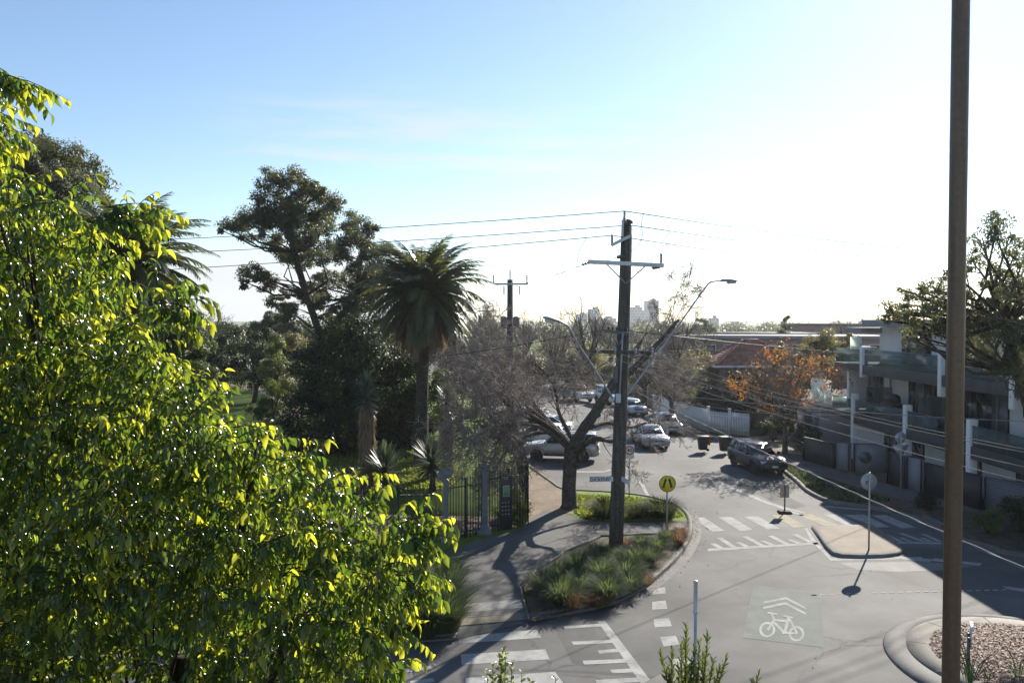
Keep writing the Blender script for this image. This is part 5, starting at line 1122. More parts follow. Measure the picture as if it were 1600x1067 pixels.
n = len(sc); m.add([(a, yy, b) for yy in (-.07, .07) for a, b in sc], [tuple(range(n)), tuple(range(2 * n - 1, n - 1, -1))] + [(i, i + n, (i + 1) % n + n, (i + 1) % n) for i in range(n)]); m.build('scroll_bracket', 'post_grey', root, bevel=.012)
m = MB(); m.lathe([(.10, -.09), (.12, -.08), (.12, .08), (.10, .09)], (.1, 0, 2.38), 18, 'y'); m.build('scroll_eye', 'post_grey', root)
x, y = P(594, 762, 27.6).x, 27.55; m = MB(); m.lathe([(.075, 0), (.075, 1.98), (.06, 2.02)], (0, 0, 0), 14); o = m.build('fence_post', 'galv_pale'); o.location = (x, y, .1); tag(o, 'stout pale steel post standing proud of the iron picket fence', 'post')
# map board
x, y = P(789.5, 790, 28.9).x, 28.9; root = thing('map_board', 'black park notice board with a green map sheet beside the square pillar', 'notice board', (x, y, .1), math.radians(20))
m = MB(); m.box((0, 0, 1.05), (.46, .06, 2.0)); m.build('panel', 'iron_black', root, bevel=.01)
m = MB(); m.box((.03, -.033, 1.47), (.25, .008, .40)); m.build('map_frame', 'sign_white', root)
m = MB(); m.box((.03, -.040, 1.47), (.225, .006, .37)); m.build('map_sheet', 'sign_green', root)
m = MB(); rr_ = np.random.default_rng(3)
for j in range(2): m.box((-.02 + j * .05, -.032, 1.97 - j * .06), (.28 - j * .12, .004, .022))
for j in range(4):
    for i in range(3): m.box((-.12 + i * .12, -.032, 1.05 - j * .14), (.05, .004, .035))
m.build('notice_lines', 'sign_back', root)
x, y = P(512, 768, 27.2).x, 27.2; root = thing('lectern_sign', 'low tilted information panel behind the iron fence at left', 'notice board', (x, y, .1))
m = MB(); m.box((-.3, 0, .8), (.06, .06, 1.6)); m.box((.3, 0, .8), (.06, .06, 1.6)); m.build('leg', 'iron_black', root)
m = MB(); m.add([(-.5, -.2, 1.55), (.5, -.2, 1.55), (.5, .2, 1.85), (-.5, .2, 1.85), (-.5, -.17, 1.5), (.5, -.17, 1.5), (.5, .23, 1.8), (-.5, .23, 1.8)], [(0, 1, 2, 3), (7, 6, 5, 4), (0, 4, 5, 1), (1, 5, 6, 2), (2, 6, 7, 3), (3, 7, 4, 0)]); m.build('panel', 'galv_pale', root)

# ------------------------------------------------------------------ white picket fence
PF = [(11.7, 66), (12.3, 58.6), (13.5, 54.6), (15.6, 52.3)]
root = thing('picket_fence', 'white timber picket fence with a gate along the right pavement', 'fence', (PF[1][0], PF[1][1], .09))
def pick(a, b, h_, name):
    m = MB(); L = math.hypot(b[0] - a[0], b[1] - a[1]); n = int(L / .12); rz = math.atan2(b[1] - a[1], b[0] - a[0])
    for i in range(n + 1):
        t = i / n; X = a[0] + (b[0] - a[0]) * t - PF[1][0]; Y = a[1] + (b[1] - a[1]) * t - PF[1][1]
        m.box((X, Y, h_ / 2 + .05), (.085, .02, h_), rz); m.box((X, Y, h_ + .08), (.085, .02, .06), rz, .1)
    m.build(name, 'white_paint', root)
    for z in (.35, h_ - .2):
        m = MB(); m.slab((a[0] - PF[1][0] + .03, a[1] - PF[1][1] + .03), (b[0] - PF[1][0] + .03, b[1] - PF[1][1] + .03), z, z + .08, .05); m.build('rail', 'white_paint', root)
pick(PF[0], PF[1], 1.5, 'pickets'); pick(PF[1], PF[2], 1.5, 'pickets'); pick((13.6, 54.4), (14.55, 53.4), 1.4, 'gate'); pick((14.7, 53.3), PF[3], 1.45, 'pickets')
for q in (PF[2], (14.62, 53.35)):
    m = MB(); m.box((q[0] - PF[1][0], q[1] - PF[1][1], .85), (.16, .16, 1.7)); m.box((q[0] - PF[1][0], q[1] - PF[1][1], 1.74), (.2, .2, .07)); m.build('post', 'white_paint', root)
# bins
def bin_(label, loc, rz, body, lid, open_):
    root = thing('wheelie_bin', label, 'bin', loc, rz); root.scale = (.88, .88, .86)
    m = MB(); vs = []
    for w, d, z in ((.21, .24, .08), (.27, .33, .98), (.30, .36, .98), (.30, .36, 1.02)):
        vs += [(-w, -d, z), (w, -d, z), (w, d, z), (-w, d, z)]
    m.add(vs, [(3, 2, 1, 0), (12, 13, 14, 15)] + [(i * 4 + k, i * 4 + (k + 1) % 4, i * 4 + 4 + (k + 1) % 4, i * 4 + 4 + k) for i in range(3) for k in range(4)]); m.build('body', body, root, bevel=.02)
    m = MB()
    if open_: m.box((0, .40, .72), (.6, .04, .66))
    else: m.box((0, 0, 1.05), (.62, .76, .05), 0, .92)
    m.build('lid', lid, root, bevel=.015)
    for s in (-1, 1):
        m = MB(); m.lathe([(.1, -.03), (.1, .03)], (.24 * s, .27, .1), 12, 'x'); m.build('wheel', 'rubber', root)
    m = MB(); m.tube([(-.25, .4, 1.0), (.25, .4, 1.0)], .018, 6); m.build('handle', body, root)
x, y = G(1098, 704, .09); bin_('black wheelie bin with its orange lid hanging open', (x, y, .09), -1.5, 'trim_black', 'bin_lid_orange', True)
x, y = G(1132, 706, .09); bin_('green wheelie bin with a lime lid at the road edge', (x, y, .09), -1.3, 'bin_green', 'bin_lid_green', False)

# ------------------------------------------------------------------ the modern flats
def flats():
    X, Y = 19.0, 44.0; root = thing('modern_flats', 'modern three storey white and charcoal flats with glass balconies at right', 'building', (X, Y, 0))
    def bx(name, x0, x1, y0, y1, z0, z1, mt, bevel=.012, par=None):
        m = MB(); m.box(((x0 + x1) / 2 - X, (y0 + y1) / 2 - Y, (z0 + z1) / 2), (x1 - x0, y1 - y0, z1 - z0)); return m.build(name, mt, par or root, bevel=bevel)
    bx('wall', 21.2, 31, 23, 45.9, 5.3, 7.44, 'white_render'); bx('wall', 21.0, 31, 23, 47.2, 2.55, 5.0, 'white_render'); bx('wall', 20.4, 31, 23, 47.4, 0, 2.2, 'white_render')
    bx('floor_slab', 19.0, 31, 22.6, 43.3, 4.86, 5.36, 'dark_render'); bx('floor_slab', 19.35, 31, 43.302, 47.7, 4.95, 5.3, 'dark_render')
    bx('floor_slab', 19.0, 31, 22.6, 44.4, 2.05, 2.58, 'dark_render'); bx('floor_slab', 19.3, 31, 44.402, 48, 2.1, 2.5, 'dark_render')
    bx('roof', 20.0, 31.4, 22.5, 45.6, 7.45, 7.82, 'roof_metal'); bx('canopy', 20.0, 22.8, 45.602, 47.8, 7.06, 7.36, 'roof_metal')
    for y0, y1, x_ in ((37.6, 43.0, 19.06), (35.6, 37.56, 19.06), (30.6, 35.0, 19.06), (24, 30.56, 19.06)):
        bx('balustrade_glass', x_, x_ + .02, y0, y1, 5.37, 6.2, 'glass_pale', 0); bx('balustrade_glass', x_, x_ + .02, y0, y1 + (1.1 if y1 == 43 else 0), 2.59, 3.4, 'glass_pale', 0)
    bx('balustrade_glass', 19.4, 19.42, 43.5, 47.6, 5.31, 6.15, 'glass_pale', 0); bx('balustrade_glass', 19.35, 19.37, 44.7, 47.9, 2.51, 3.3, 'glass_pale', 0)
    for y_, z0, z1 in ((43.25, 4.7, 6.35), (35.3, 4.4, 6.35), (30.2, 4.4, 6.35), (44.3, 0, 3.7), (38.4, .0, 3.7), (33, 0, 3.7), (28, 0, 3.7)):
        bx('blade_wall', 18.96, 19.3, y_ - .14, y_ + .14, z0, z1, 'white_render')
    for z0, z1 in ((2.6, 4.8),): bx('blade_wall', 19.9, 21.0, 46.9, 47.25, z0, z1, 'white_render')
    bx('privacy_screen', 19.6, 21, 43.9, 43.94, 2.6, 4.1, 'glass_pale', 0); bx('privacy_screen', 19.6, 21, 38.3, 38.34, 2.6, 4.1, 'glass_pale', 0); bx('privacy_screen', 20.2, 21.1, 46.0, 47.5, 6.2, 6.24, 'opal', 0)
    m = MB(); m.box((20.2 - X, 46.75 - Y, 6.42), (.03, 1.5, .76)); m.build('opal_screen', 'opal', root)
    def win(y0, y1, z0, z1, x_, mull=2):
        fr = bx('window', x_ - .05, x_ - .002, y0, y1, z0, z1, 'trim_black', .006)
        n = mull
        for i in range(n):
            a = y0 + .06 + (y1 - y0 - .06) * i / n; b = y0 + (y1 - y0 - .06) * (i + 1) / n
            bx('pane', x_ - .062, x_ - .052, a, b, z0 + .06, z1 - .06, 'glass_curtain' if (i + int(y0 * 7)) % 3 == 0 else 'glass_win', 0, fr)
    win(44.9, 46.8, 2.6, 4.75, 21.0, 2); win(38.8, 42.0, 2.6, 4.75, 21.0, 4); win(33.5, 37.0, 2.6, 4.75, 21.0, 3); win(26, 31.5, 2.6, 4.75, 21.0, 4)
    win(40.2, 43.2, 5.4, 7.2, 21.2, 3); win(35.8, 38.8, 5.4, 7.2, 21.2, 3); win(28, 33.5, 5.4, 7.2, 21.2, 4)
    win(42.0, 43.4, .2, 2.0, 20.4, 2); win(39.2, 41, .2, 2.0, 20.4, 2); win(34.4, 37.2, .2, 2.0, 20.4, 2); win(29, 32, .2, 2.0, 20.4, 2)
    for y_ in (34.2, 43.9):   # downpipes
        m = MB(); m.tube([(20.9 - X, y_ - Y, 2.6), (20.9 - X, y_ - Y, 4.86)], .045, 8); m.build('downpipe', 'roof_metal', root)
    for z_ in (6.21, 3.41):   # handrail on top of the glass
        m = MB(); m.box((.06, (24 + 43.0) / 2 - Y, z_ + .012), (.05, 19.0, .024)); m.build('handrail', 'steel_dark', root)
    return root
m = bpy.data.materials.new('opal'); m.use_nodes = True; t = m.node_tree; b = t.nodes['Principled BSDF']; b.inputs['Base Color'].default_value = (.8, .83, .8, 1); b.inputs['Roughness'].default_value = .3
tr = N(t, 'ShaderNodeBsdfTranslucent'); tr.inputs[0].default_value = (.85, .9, .86, 1); ms = N(t, 'ShaderNodeMixShader'); ms.inputs[0].default_value = .6
t.links.new(b.outputs[0], ms.inputs[1]); t.links.new(tr.outputs[0], ms.inputs[2]); t.links.new(ms.outputs[0], t.nodes['Material Output'].inputs[0]); MATS['opal'] = m
flats()
root = thing('terrace_building', 'low grey building with frosted glass terrace screens left of the modern flats', 'building', (19.4, 51, 0))
m = MB(); m.box((5, .3, 1.2), (10, 5.4, 2.4)); m.build('wall', 'grey_render', root); m = MB(); m.box((4.9, .3, 2.48), (10.4, 5.9, .16)); m.build('roof', 'roof_metal', root)
for k in range(3):
    m = MB(); m.box((.1, -2.0 + k * 1.15, 3.35), (.03, 1.1, 1.5)); m.build('terrace_screen', 'opal', root)
m = MB(); m.box((-.03, .3, 1.1), (.05, 2.4, 1.4)); m.build('window', 'glass_win', root)
# covered barbecue on the flats' first floor balcony
root = thing('covered_barbecue', 'covered barbecue standing on the first floor balcony of the flats', 'barbecue', (19.9, 41.6, 2.58))
m = MB(); m.box((0, 0, .45), (.6, 1.5, .9)); m.build('body', 'trim_black', root, bevel=.06); m = MB(); m.tube([(0, -.55, .95), (0, -.4, 1.1), (0, .4, 1.1), (0, .55, .95)], [.2, .28, .28, .2], 10); m.build('hood', 'trim_black', root)
root = thing('potted_shrub', 'small shrub in a pot on the first floor balcony of the flats', 'potted plant', (19.5, 43.3, 2.58)); m = MB(); m.lathe([(.14, 0), (.2, .4), (.17, .4)], (0, 0, 0), 12); m.build('pot', 'grey_render', root)
m = MB(); m.tube([(0, 0, .3), (0, 0, .8)], .015, 5); m.build('stem', 'bark_dark', root); crown_leaves(np.random.default_rng(4), [(0, 0, .95, .3), (.05, .1, 1.2, .22)], 500, .07, 'leaf_dark', root, name='foliage')
# ---- front fences of the flats
def wall_thing(nm, label, a, b, h_, t_, mt, cap=None, z0=.09, cat='fence'):
    L = math.hypot(b[0] - a[0], b[1] - a[1]); rz = math.atan2(b[1] - a[1], b[0] - a[0]); root = thing(nm, label, cat, (a[0], a[1], z0), rz)
    m = MB(); m.box((L / 2, 0, h_ / 2), (L, t_, h_)); m.build('panel', mt, root)
    m = MB(); m.box((L / 2, 0, h_ + .02), (L, t_ + .03, .04)); m.build('capping', cap or 'dark_render', root)
    for i in range(max(2, int(L / 1.8) + 1)):
        m = MB(); n = max(1, int(L / 1.8)); m.box((min(L - .04, max(.04, L * i / n)), -t_ / 2 - .03, h_ / 2), (.07, .05, h_ - .03)); m.build('post', 'trim_black', root)
    return root
wall_thing('board_fence', 'dark board fence at the left end of the flats frontage', (16.1, 43.7), (16.75, 41.25), 1.25, .06, 'boards_dark')
wall_thing('fence_wall', 'short pale rendered fence return beside the round metal art', (16.8, 41.15), (17.3, 40.5), 1.4, .15, 'grey_render')
root = wall_thing('fence_wall', 'grey rendered wall carrying a round metal ornament before the flats', (17.4, 40.45), (19.0, 40.1), 1.4, .15, 'grey_render')
m = MB(); m.lathe([(.3, -.02), (.3, .02)], (.55, -.1, .75), 24, 'y'); m.build('round_ornament', 'steel_dark', root)
wall_thing('board_fence', 'dark gate of boards right of the rendered wall with the ornament', (17.75, 37.4), (18.05, 36.3), 1.45, .06, 'boards_dark')
wall_thing('fence_wall', 'narrow pale rendered fence panel right of the dark gate', (18.08, 36.2), (18.4, 35.4), 1.5, .15, 'grey_render')
wall_thing('board_fence', 'long dark board fence before the flats behind the tall near pole', (18.42, 35.3), (19.1, 32.2), 1.35, .06, 'boards_dark')
wall_thing('slat_fence', 'grey horizontal slat fence at the right edge of the photo', (19.15, 32.1), (21.5, 28.6), 1.35, .06, 'slats_grey', 'slats_grey')

# ------------------------------------------------------------------ houses behind
def tiled_house():
    X, Y = 15.4, 60; root = thing('tiled_house', 'house with a red tiled hip roof behind the garden trees', 'house', (X, Y, 0))
    m = MB(); m.box((3.4, 2.8, 2.2), (6.0, 4.9, 4.4)); m.build('wall', 'brick_brown', root)
    W, Dp, ze, zt = 6.8, 5.6, 4.35, 6.15; nr = 13; hs = Dp / 2; m = MB()
    for i in range(nr):   # courses of tiles stepping up the hip
        t0, t1 = i / nr, (i + 1) / nr; z0 = ze + (zt - ze) * t0 + .05; z1 = ze + (zt - ze) * t1; o0, o1 = hs * t0 - .03, hs * t1
        A = [(o0, o0), (W - o0, o0), (W - o0, Dp - o0), (o0, Dp - o0)]; B = [(o1, o1), (W - o1, o1), (W - o1, Dp - o1), (o1, Dp - o1)]
        m.add([(a, b, z0) for a, b in A] + [(a, b, z1) for a, b in B] + [(a, b, z0 - .06) for a, b in A], [(k, (k + 1) % 4, 4 + (k + 1) % 4, 4 + k) for k in range(4)] + [(8 + k, 8 + (k + 1) % 4, (k + 1) % 4, k) for k in range(4)])
    rf = m.build('roof', 'terracotta', root)
    m = MB()
    for c in ((0, 0), (W, 0), (W, Dp), (0, Dp)):
        a = Vector((*c, ze + .08)); b = Vector((hs if c[0] == 0 else W - hs, Dp / 2, zt + .06))
        for i in range(14): p = a.lerp(b, i / 14); q = a.lerp(b, (i + 1.1) / 14); m.tube([p, q], [.13, .10], 7)
    m.tube([(hs, Dp / 2, zt + .06), (W - hs, Dp / 2, zt + .06)], .11, 7); m.build('ridge_tiles', 'terracotta', root)
    m = MB(); m.box((2.5, .38, 2.4), (1.6, .08, 1.4)); m.build('window', 'glass_win', root)
    m = MB(); m.box((3.4, -.02, 4.28), (6.9, .1, .16)); m.box((-.02, 2.8, 4.28), (.1, 5.7, .16)); m.build('gutter', 'white_paint', root)
tiled_house()
def block(name, label, cat, x0, x1, y0, y1, h_, wall, roof, wins, fascia=.45, over=.4):
    root = thing(name, label, cat, ((x0 + x1) / 2, (y0 + y1) / 2, 0)); w, d = x1 - x0, y1 - y0
    m = MB(); m.box((0, 0, h_ / 2), (w, d, h_)); m.build('wall', wall, root); m = MB(); m.box((0, 0, h_ + fascia / 2), (w + over * 2, d + over * 2, fascia)); m.build('roof', roof, root)
    for (a, b, z0, z1) in wins:
        m = MB(); m.box((a - w / 2 + (b - a) / 2, -d / 2 - .02, (z0 + z1) / 2), (b - a, .08, z1 - z0)); fr = m.build('window', 'white_paint', root)
        n = max(1, int((b - a) / 1.1))
        for i in range(n):
            m = MB(); ww = (b - a) / n; m.box((a - w / 2 + ww * (i + .5), -d / 2 - .07, (z0 + z1) / 2), (ww - .14, .03, z1 - z0 - .16)); m.build('pane', 'glass_win', fr)
    return root
block('brick_flats', 'long low brown brick flats with a pale flat roof behind the tiled house', 'building', 20.5, 48, 98, 110, 5.5, 'brick_red', 'roof_metal', [(1.6, 4.6, 3.4, 4.8), (5.6, 7.4, 2.2, 4.8), (9, 12, 3.4, 4.8), (14, 17, 3.4, 4.8), (18.5, 20.5, 2.2, 4.8), (22, 25, 3.4, 4.8)], .3)
block('brick_block', 'square red brick block on the skyline behind the yellowing tree', 'building', 48, 62, 132, 142, 6.9, 'brick_red', 'dark_render', [(2, 4, 4.2, 5.8), (7, 9, 4.2, 5.8)], .3, .1)
block('flat_roof_house', 'flat roofed grey house left of the brick block', 'building', 33, 46, 118, 128, 5.6, 'brick_red', 'dark_render', [(2, 5, 3.8, 5.2), (7, 10, 3.8, 5.2)], .25)
for nm, (a, b, top), D, mt, lab in (('tower', (985, 1003, 480), 900, 'facade', 'pale stepped apartment block on the far skyline just right of the pole'), ('tower', (1007, 1028, 470), 1000, 'facade_dark', 'dark tall apartment tower on the far skyline right of the pole'), ('tower', (919, 936, 483), 900, 'facade_dark', 'squat tower on the far skyline left of the pole'), ('tower', (900, 917, 491), 950, 'facade', 'low pale block at the far skyline behind the tall bare tree'),
                                     ('tower', (1108, 1122, 497), 700, 'facade', 'pale narrow block on the far skyline beside the lamp lit side tree'), ('tower', (1130, 1162, 506), 800, 'facade', 'wide low white block on the far skyline above the brick flats'), ('tower', (936, 962, 497), 1000, 'facade', 'long low block on the far skyline left of the pole'), ('tower', (1182, 1204, 510), 700, 'facade_dark', 'small low block on the far skyline left of the brick block')):
    if mt not in MATS:
        brick_mat(mt, *(((.16, .17, .18), (.19, .2, .21), (.3, .3, .3)) if mt == 'facade' else ((.12, .13, .14), (.14, .15, .16), (.2, .2, .2))), 1.0, 4.0, 3.2, .5, .7)
    p = P(a, top, D); q = P(b, top, D); root = thing(nm, lab, 'tower block', ((p.x + q.x) / 2, D, 0)); w = q.x - p.x; h_ = p.z
    m = MB(); m.box((0, 0, h_ / 2), (w, w * .8, h_))
    if 'stepped' in lab: m.box((w * .7, 0, h_ * .42), (w * .5, w * .7, h_ * .84))
    m.build('wall', mt, root); m = MB(); m.box((w * .1, 0, h_ + 1.2), (w * .4, w * .4, 2.4)); m.build('plant_room', mt, root)
# ------------------------------------------------------------------ cars
def car(name, label, loc, heading, kind, paint_):
    K = dict(
        suv=dict(L=4.45, W=1.80, Hh=1.62, wb=2.64, r=.34, belt=1.02, hood=1.0, cab=(-2.05, .98), roof=(-1.75, .22), zb=.30),
        wagon4=dict(L=4.75, W=1.85, Hh=1.80, wb=2.85, r=.38, belt=1.12, hood=1.10, cab=(-2.3, 1.05), roof=(-2.15, .42), zb=.36),
        sedan=dict(L=4.85, W=1.84, Hh=1.46, wb=2.84, r=.33, belt=.93, hood=.90, cab=(-1.95, 1.15), roof=(-1.05, .28), zb=.24),
        hatch=dict(L=4.2, W=1.76, Hh=1.47, wb=2.58, r=.31, belt=.93, hood=.92, cab=(-1.95, 1.1), roof=(-1.55, .3), zb=.24),
        ute=dict(L=5.2, W=1.86, Hh=1.82, wb=3.05, r=.39, belt=1.14, hood=1.14, cab=(-.72, 1.2), roof=(-.5, .5), zb=.40),
        van=dict(L=4.7, W=1.79, Hh=2.0, wb=2.7, r=.39, belt=1.2, hood=1.12, cab=(-2.3, 1.0), roof=(-2.24, .66), zb=.42))[kind]
    L, W, Hh, wb, rw, belt, hood, cab, roof, zb = (K[k] for k in ('L', 'W', 'Hh', 'wb', 'r', 'belt', 'hood', 'cab', 'roof', 'zb'))
    root = thing(name, label, 'car', loc, heading); root.scale = (.9, .9, .88); xf, xr = wb / 2 + .03, -wb / 2 + .03; hw = W / 2
    xs = sorted(set([round(v, 3) for v in list(np.linspace(-L / 2, L / 2, 26)) + [w + rw * 1.2 * math.cos(a) for w in (xf, xr) for a in np.linspace(0, math.pi, 11)]]))
    m = MB(); ring = []; tail = kind == 'ute'
    for x in xs:
        e = min(1, (L / 2 - abs(x)) / .42); e = math.sqrt(max(0, 1 - (1 - e) ** 2)); ww = hw * (.80 + .20 * e)
        zbx = zb + (1 - e) * .10
        for w in (xf, xr):
            q = (rw * 1.16) ** 2 - (x - w) ** 2
            if q > 0: zbx = max(zbx, rw + math.sqrt(q))
        if x > cab[1]: t = (x - cab[1]) / (L / 2 - cab[1]); zt = belt - (belt - hood) * .3 - (hood * .24) * t ** 2.4
        elif x < cab[0] and kind in ('sedan',): zt = belt + .02 - .16 * ((cab[0] - x) / (L / 2 + cab[0])) ** 2
        else: zt = belt
        zt -= (1 - e) * .12; cr = .035 if x > cab[1] else .01; zm = zt - .12
        zbx = min(zbx, zm - .06); mid = (zbx + zm) / 2
        ring.append([(ww * .93, zbx), (ww, mid), (ww * 1.0, zm), (ww * .96, zt - .03), (ww * .88, zt), (ww * .45, zt + cr), (0, zt + cr * 1.3)])
    n = len(xs); k = 13; vs = []
    for x, rg in zip(xs, ring):
        for y, z in rg: vs.append((x, y, z))
        for y, z in rg[-2::-1]: vs.append((x, -y, z))
    fs = [(i * k + j, i * k + j + 1, (i + 1) * k + j + 1, (i + 1) * k + j) for i in range(n - 1) for j in range(k - 1)] + [(i * k + k - 1, i * k, (i + 1) * k, (i + 1) * k + k - 1) for i in range(n - 1)]
    fs += [tuple(range(k - 1, -1, -1)), tuple((n - 1) * k + j for j in range(k))]
    m.add(vs, fs); body = m.build('body', paint_, root, smooth=True)
    # greenhouse: base ring, roof ring, crowned roof
    b0, b1 = cab; r0, r1 = roof; wb_, wr = hw * .90, hw * .74; zr = Hh - .05
    if kind == 'van': wr = hw * .84
    m = MB(); base = [(b0, -wb_, belt - .02), (b1, -wb_ * .93, belt - .02), (b1, wb_ * .93, belt - .02), (b0, wb_, belt - .02)]; rf = [(r0, -wr * .95, zr), (r1, -wr, zr), (r1, wr, zr), (r0, wr * .95, zr)]
    xm = (r0 + r1) / 2; crn = [(r0 + .12, -wr * .7, Hh - .01), (r1 - .2, -wr * .75, Hh), (r1 - .2, wr * .75, Hh), (r0 + .12, wr * .7, Hh - .01)]
    m.add(base + rf + crn, [(0, 1, 5, 4), (1, 2, 6, 5), (2, 3, 7, 6), (3, 0, 4, 7), (4, 5, 9, 8), (5, 6, 10, 9), (6, 7, 11, 10), (7, 4, 8, 11), (8, 9, 10, 11)]); m.build('cabin', paint_, root, bevel=.035)
    def glass(q, name, inset=.07, off=.012):
        q = [Vector(p) for p in q]; c = sum(q, Vector()) / 4; nn = (q[1] - q[0]).cross(q[3] - q[0]).normalized()
        if nn.dot(c - Vector((xm, 0, 1.0))) < 0: nn = -nn
        qq = [p + (c - p).normalized() * inset * 1.3 for p in q]; g = MB(); g.add([p + nn * off for p in qq] + [p - nn * .02 for p in qq], [(0, 1, 2, 3), (7, 6, 5, 4), (0, 4, 5, 1), (1, 5, 6, 2), (2, 6, 7, 3), (3, 7, 4, 0)]); g.build(name, 'glass_dark', root)
    B = [Vector(p) for p in base]; R_ = [Vector(p) for p in rf]
    glass([B[1], B[2], R_[2], R_[1]], 'windscreen', .07); glass([B[3], B[0], R_[0], R_[3]], 'rear_window', .09)
    cuts = (0, .5, 1) if kind in ('ute',) else (0, .3, .64, 1)
    for s0, s1, r_0, r_1 in ((B[0], B[1], R_[0], R_[1]), (B[3], B[2], R_[3], R_[2])):
        for i in range(len(cuts) - 1):
            a, b_ = cuts[i], cuts[i + 1]; glass([s0.lerp(s1, a), s0.lerp(s1, b_), r_0.lerp(r_1, b_), r_0.lerp(r_1, a)], 'side_window', .065)
    if kind == 'ute':
        for s in (-1, 1): m = MB(); m.box((-L / 4 - .55, s * hw * .9, belt - .05), (L / 2 - .9, .08, .22)); m.build('tray_side', paint_, root, bevel=.02)
        m = MB(); m.box((-L / 4 - .55, 0, belt + .012), (L / 2 - 1.0, W * .8, .02)); m.build('tray_floor', 'trim_black', root)
        m = MB(); m.tube([(-.95, -.7, belt), (-.95, -.65, Hh - .1), (-.95, .65, Hh - .1), (-.95, .7, belt)], .035, 8); m.build('sports_bar', 'trim_black', root)
    for s in (-1, 1):
        for w in (xf, xr):
            hub = bpy.data.objects.new('wheel', None); link(hub, root); hub.location = (w, s * (hw - .12), rw)
            m = MB(); m.lathe([(rw * .66, -.10), (rw * .93, -.11), (rw, -.07), (rw, .07), (rw * .93, .11), (rw * .66, .10)], (0, 0, 0), 22, 'y'); m.build('tyre', 'rubber', hub, smooth=False)
            m = MB(); m.lathe([(rw * .66, -.08), (rw * .66, .08), (rw * .6, .09), (rw * .55, .06)], (0, 0, 0), 22, 'y')
            for q in range(5):
                a = q * 2 * math.pi / 5; m.add([(math.cos(a + d) * rw * rr, s * .095, math.sin(a + d) * rw * rr) for d, rr in ((-.5, .12), (-.16, .6), (.16, .6), (.5, .12))], [(0, 1, 2, 3)])
            m.build('rim', 'alloy', hub)
            m = MB(); m.tube([(w + math.cos(a) * rw * 1.16, s * (hw - .012), rw + math.sin(a) * rw * 1.16) for a in np.linspace(0, math.pi, 13)], .022 if kind in ('sedan', 'hatch') else .04, 5); m.build('wheel_arch', 'trim_black' if kind in ('suv', 'van') else paint_, root)
            m = MB(); m.box((w, s * (hw - .28), rw + .12), (rw * 2.1, .1, rw * 1.6)); m.build('arch_liner', 'trim_black', root)
    xe = L / 2
    for s in (-1, 1):
        m = MB(); m.box((xe - .24, s * hw * .68, hood - .22), (.30, hw * .42, .13), -s * .35); m.build('headlight', 'headlamp', root, bevel=.03)
        m = MB(); m.box((-xe + .17, s * hw * .78, belt - .16), (.22, .22, .30 if kind not in ('sedan',) else .16), s * .35); m.build('tail_light', 'tail_red', root, bevel=.03)
        m = MB(); m.box((b1 - .22, s * (hw + .08), belt + .08), (.11, .19, .15)); m.build('mirror', paint_ if kind != 'van' else 'trim_black', root, bevel=.03)
        m = MB(); m.box((0, s * (hw - .012), zb + .06), (wb - rw * 2.5, .05, .12)); m.build('sill', 'trim_black', root)
        for t in (.12, .42):
            xx = b0 + (b1 - b0) * (t + .24); m = MB(); m.box((xx - .1, s * (hw + .004), belt - .16), (.18, .03, .03)); m.build('door_handle', paint_, root)
    m = MB(); m.box((xe - .03, 0, hood - .26), (.08, hw * .95, .15)); m.build('grille', 'trim_black', root, bevel=.03)
    m = MB(); m.box((xe - .05, 0, zb + .16), (.1, hw * 1.45, .17)); m.build('front_bumper', 'trim_black' if kind in ('suv', 'van', 'ute') else paint_, root, bevel=.04)
    m = MB(); m.box((xe + .02, 0, zb + .24), (.012, .37, .12)); m.build('number_plate', 'sign_white', root)
    m = MB(); m.box((-xe - .01, 0, belt - .36), (.012, .37, .12)); m.build('number_plate', 'sign_white', root)
    m = MB(); m.box((-xe + .04, 0, zb + .2), (.12, hw * 1.5, .22)); m.build('rear_bumper', 'trim_black' if kind in ('suv', 'van') else paint_, root, bevel=.04)
    if kind in ('suv', 'wagon4'):
        for s in (-1, 1): m = MB(); m.tube([(r0 + .15, s * wr * .9, Hh - .01), (r0 + .25, s * wr * .9, Hh + .05), (r1 - .4, s * wr * .9, Hh + .05), (r1 - .28, s * wr * .9, Hh - .01)], .02, 6); m.build('roof_rail', 'trim_black', root)
    return root
HD = lambda dx, dy: math.atan2(dy, dx)
car('parked_suv', 'dark blue compact suv parked facing the camera by the right kerb', (12.8, 41.5, 0), HD(.17, -1), 'suv', 'car_dark')
car('sedan', 'silver sedan driving towards the camera right of the power pole', (8.6, 49.6, 0), HD(.06, -1), 'sedan', 'car_silver')
car('parked_car', 'pale silver car parked in front of the picket fence behind the silver sedan', (10.75, 55.4, 0), HD(.06, -1), 'hatch', 'car_silver')
car('wagon', 'silver four wheel drive wagon angle parked behind the old plane tree, nearest in its row', (2.75, 44.4, 0), HD(-1, .16), 'wagon4', 'car_beige')
car('parked_car', 'white car angle parked behind the silver four wheel drive wagon', (1.7, 50.2, 0), HD(-1, .2), 'hatch', 'car_white')
car('parked_car', 'pale grey car angle parked third in the row left of the road', (2.0, 54.6, 0), HD(-1, .25), 'sedan', 'car_silver')
car('parked_car', 'small white hatchback farthest in the angle parked row left of the road', (1.0, 59.5, 0), HD(-1, .25), 'hatch', 'car_white')
car('pickup', 'white pickup parked facing the camera at the bend of the road', (6.3, 77.0, 0), HD(.36, -1), 'ute', 'car_white')
car('van', 'boxy white four wheel drive van beside the white pickup at the bend', (9.0, 73.4, 0), HD(.3, -1), 'van', 'car_white')
car('parked_car', 'silver car just left of the power pole in front of the white van', (9.9, 66.0, 0), HD(.2, -1), 'hatch', 'car_silver')
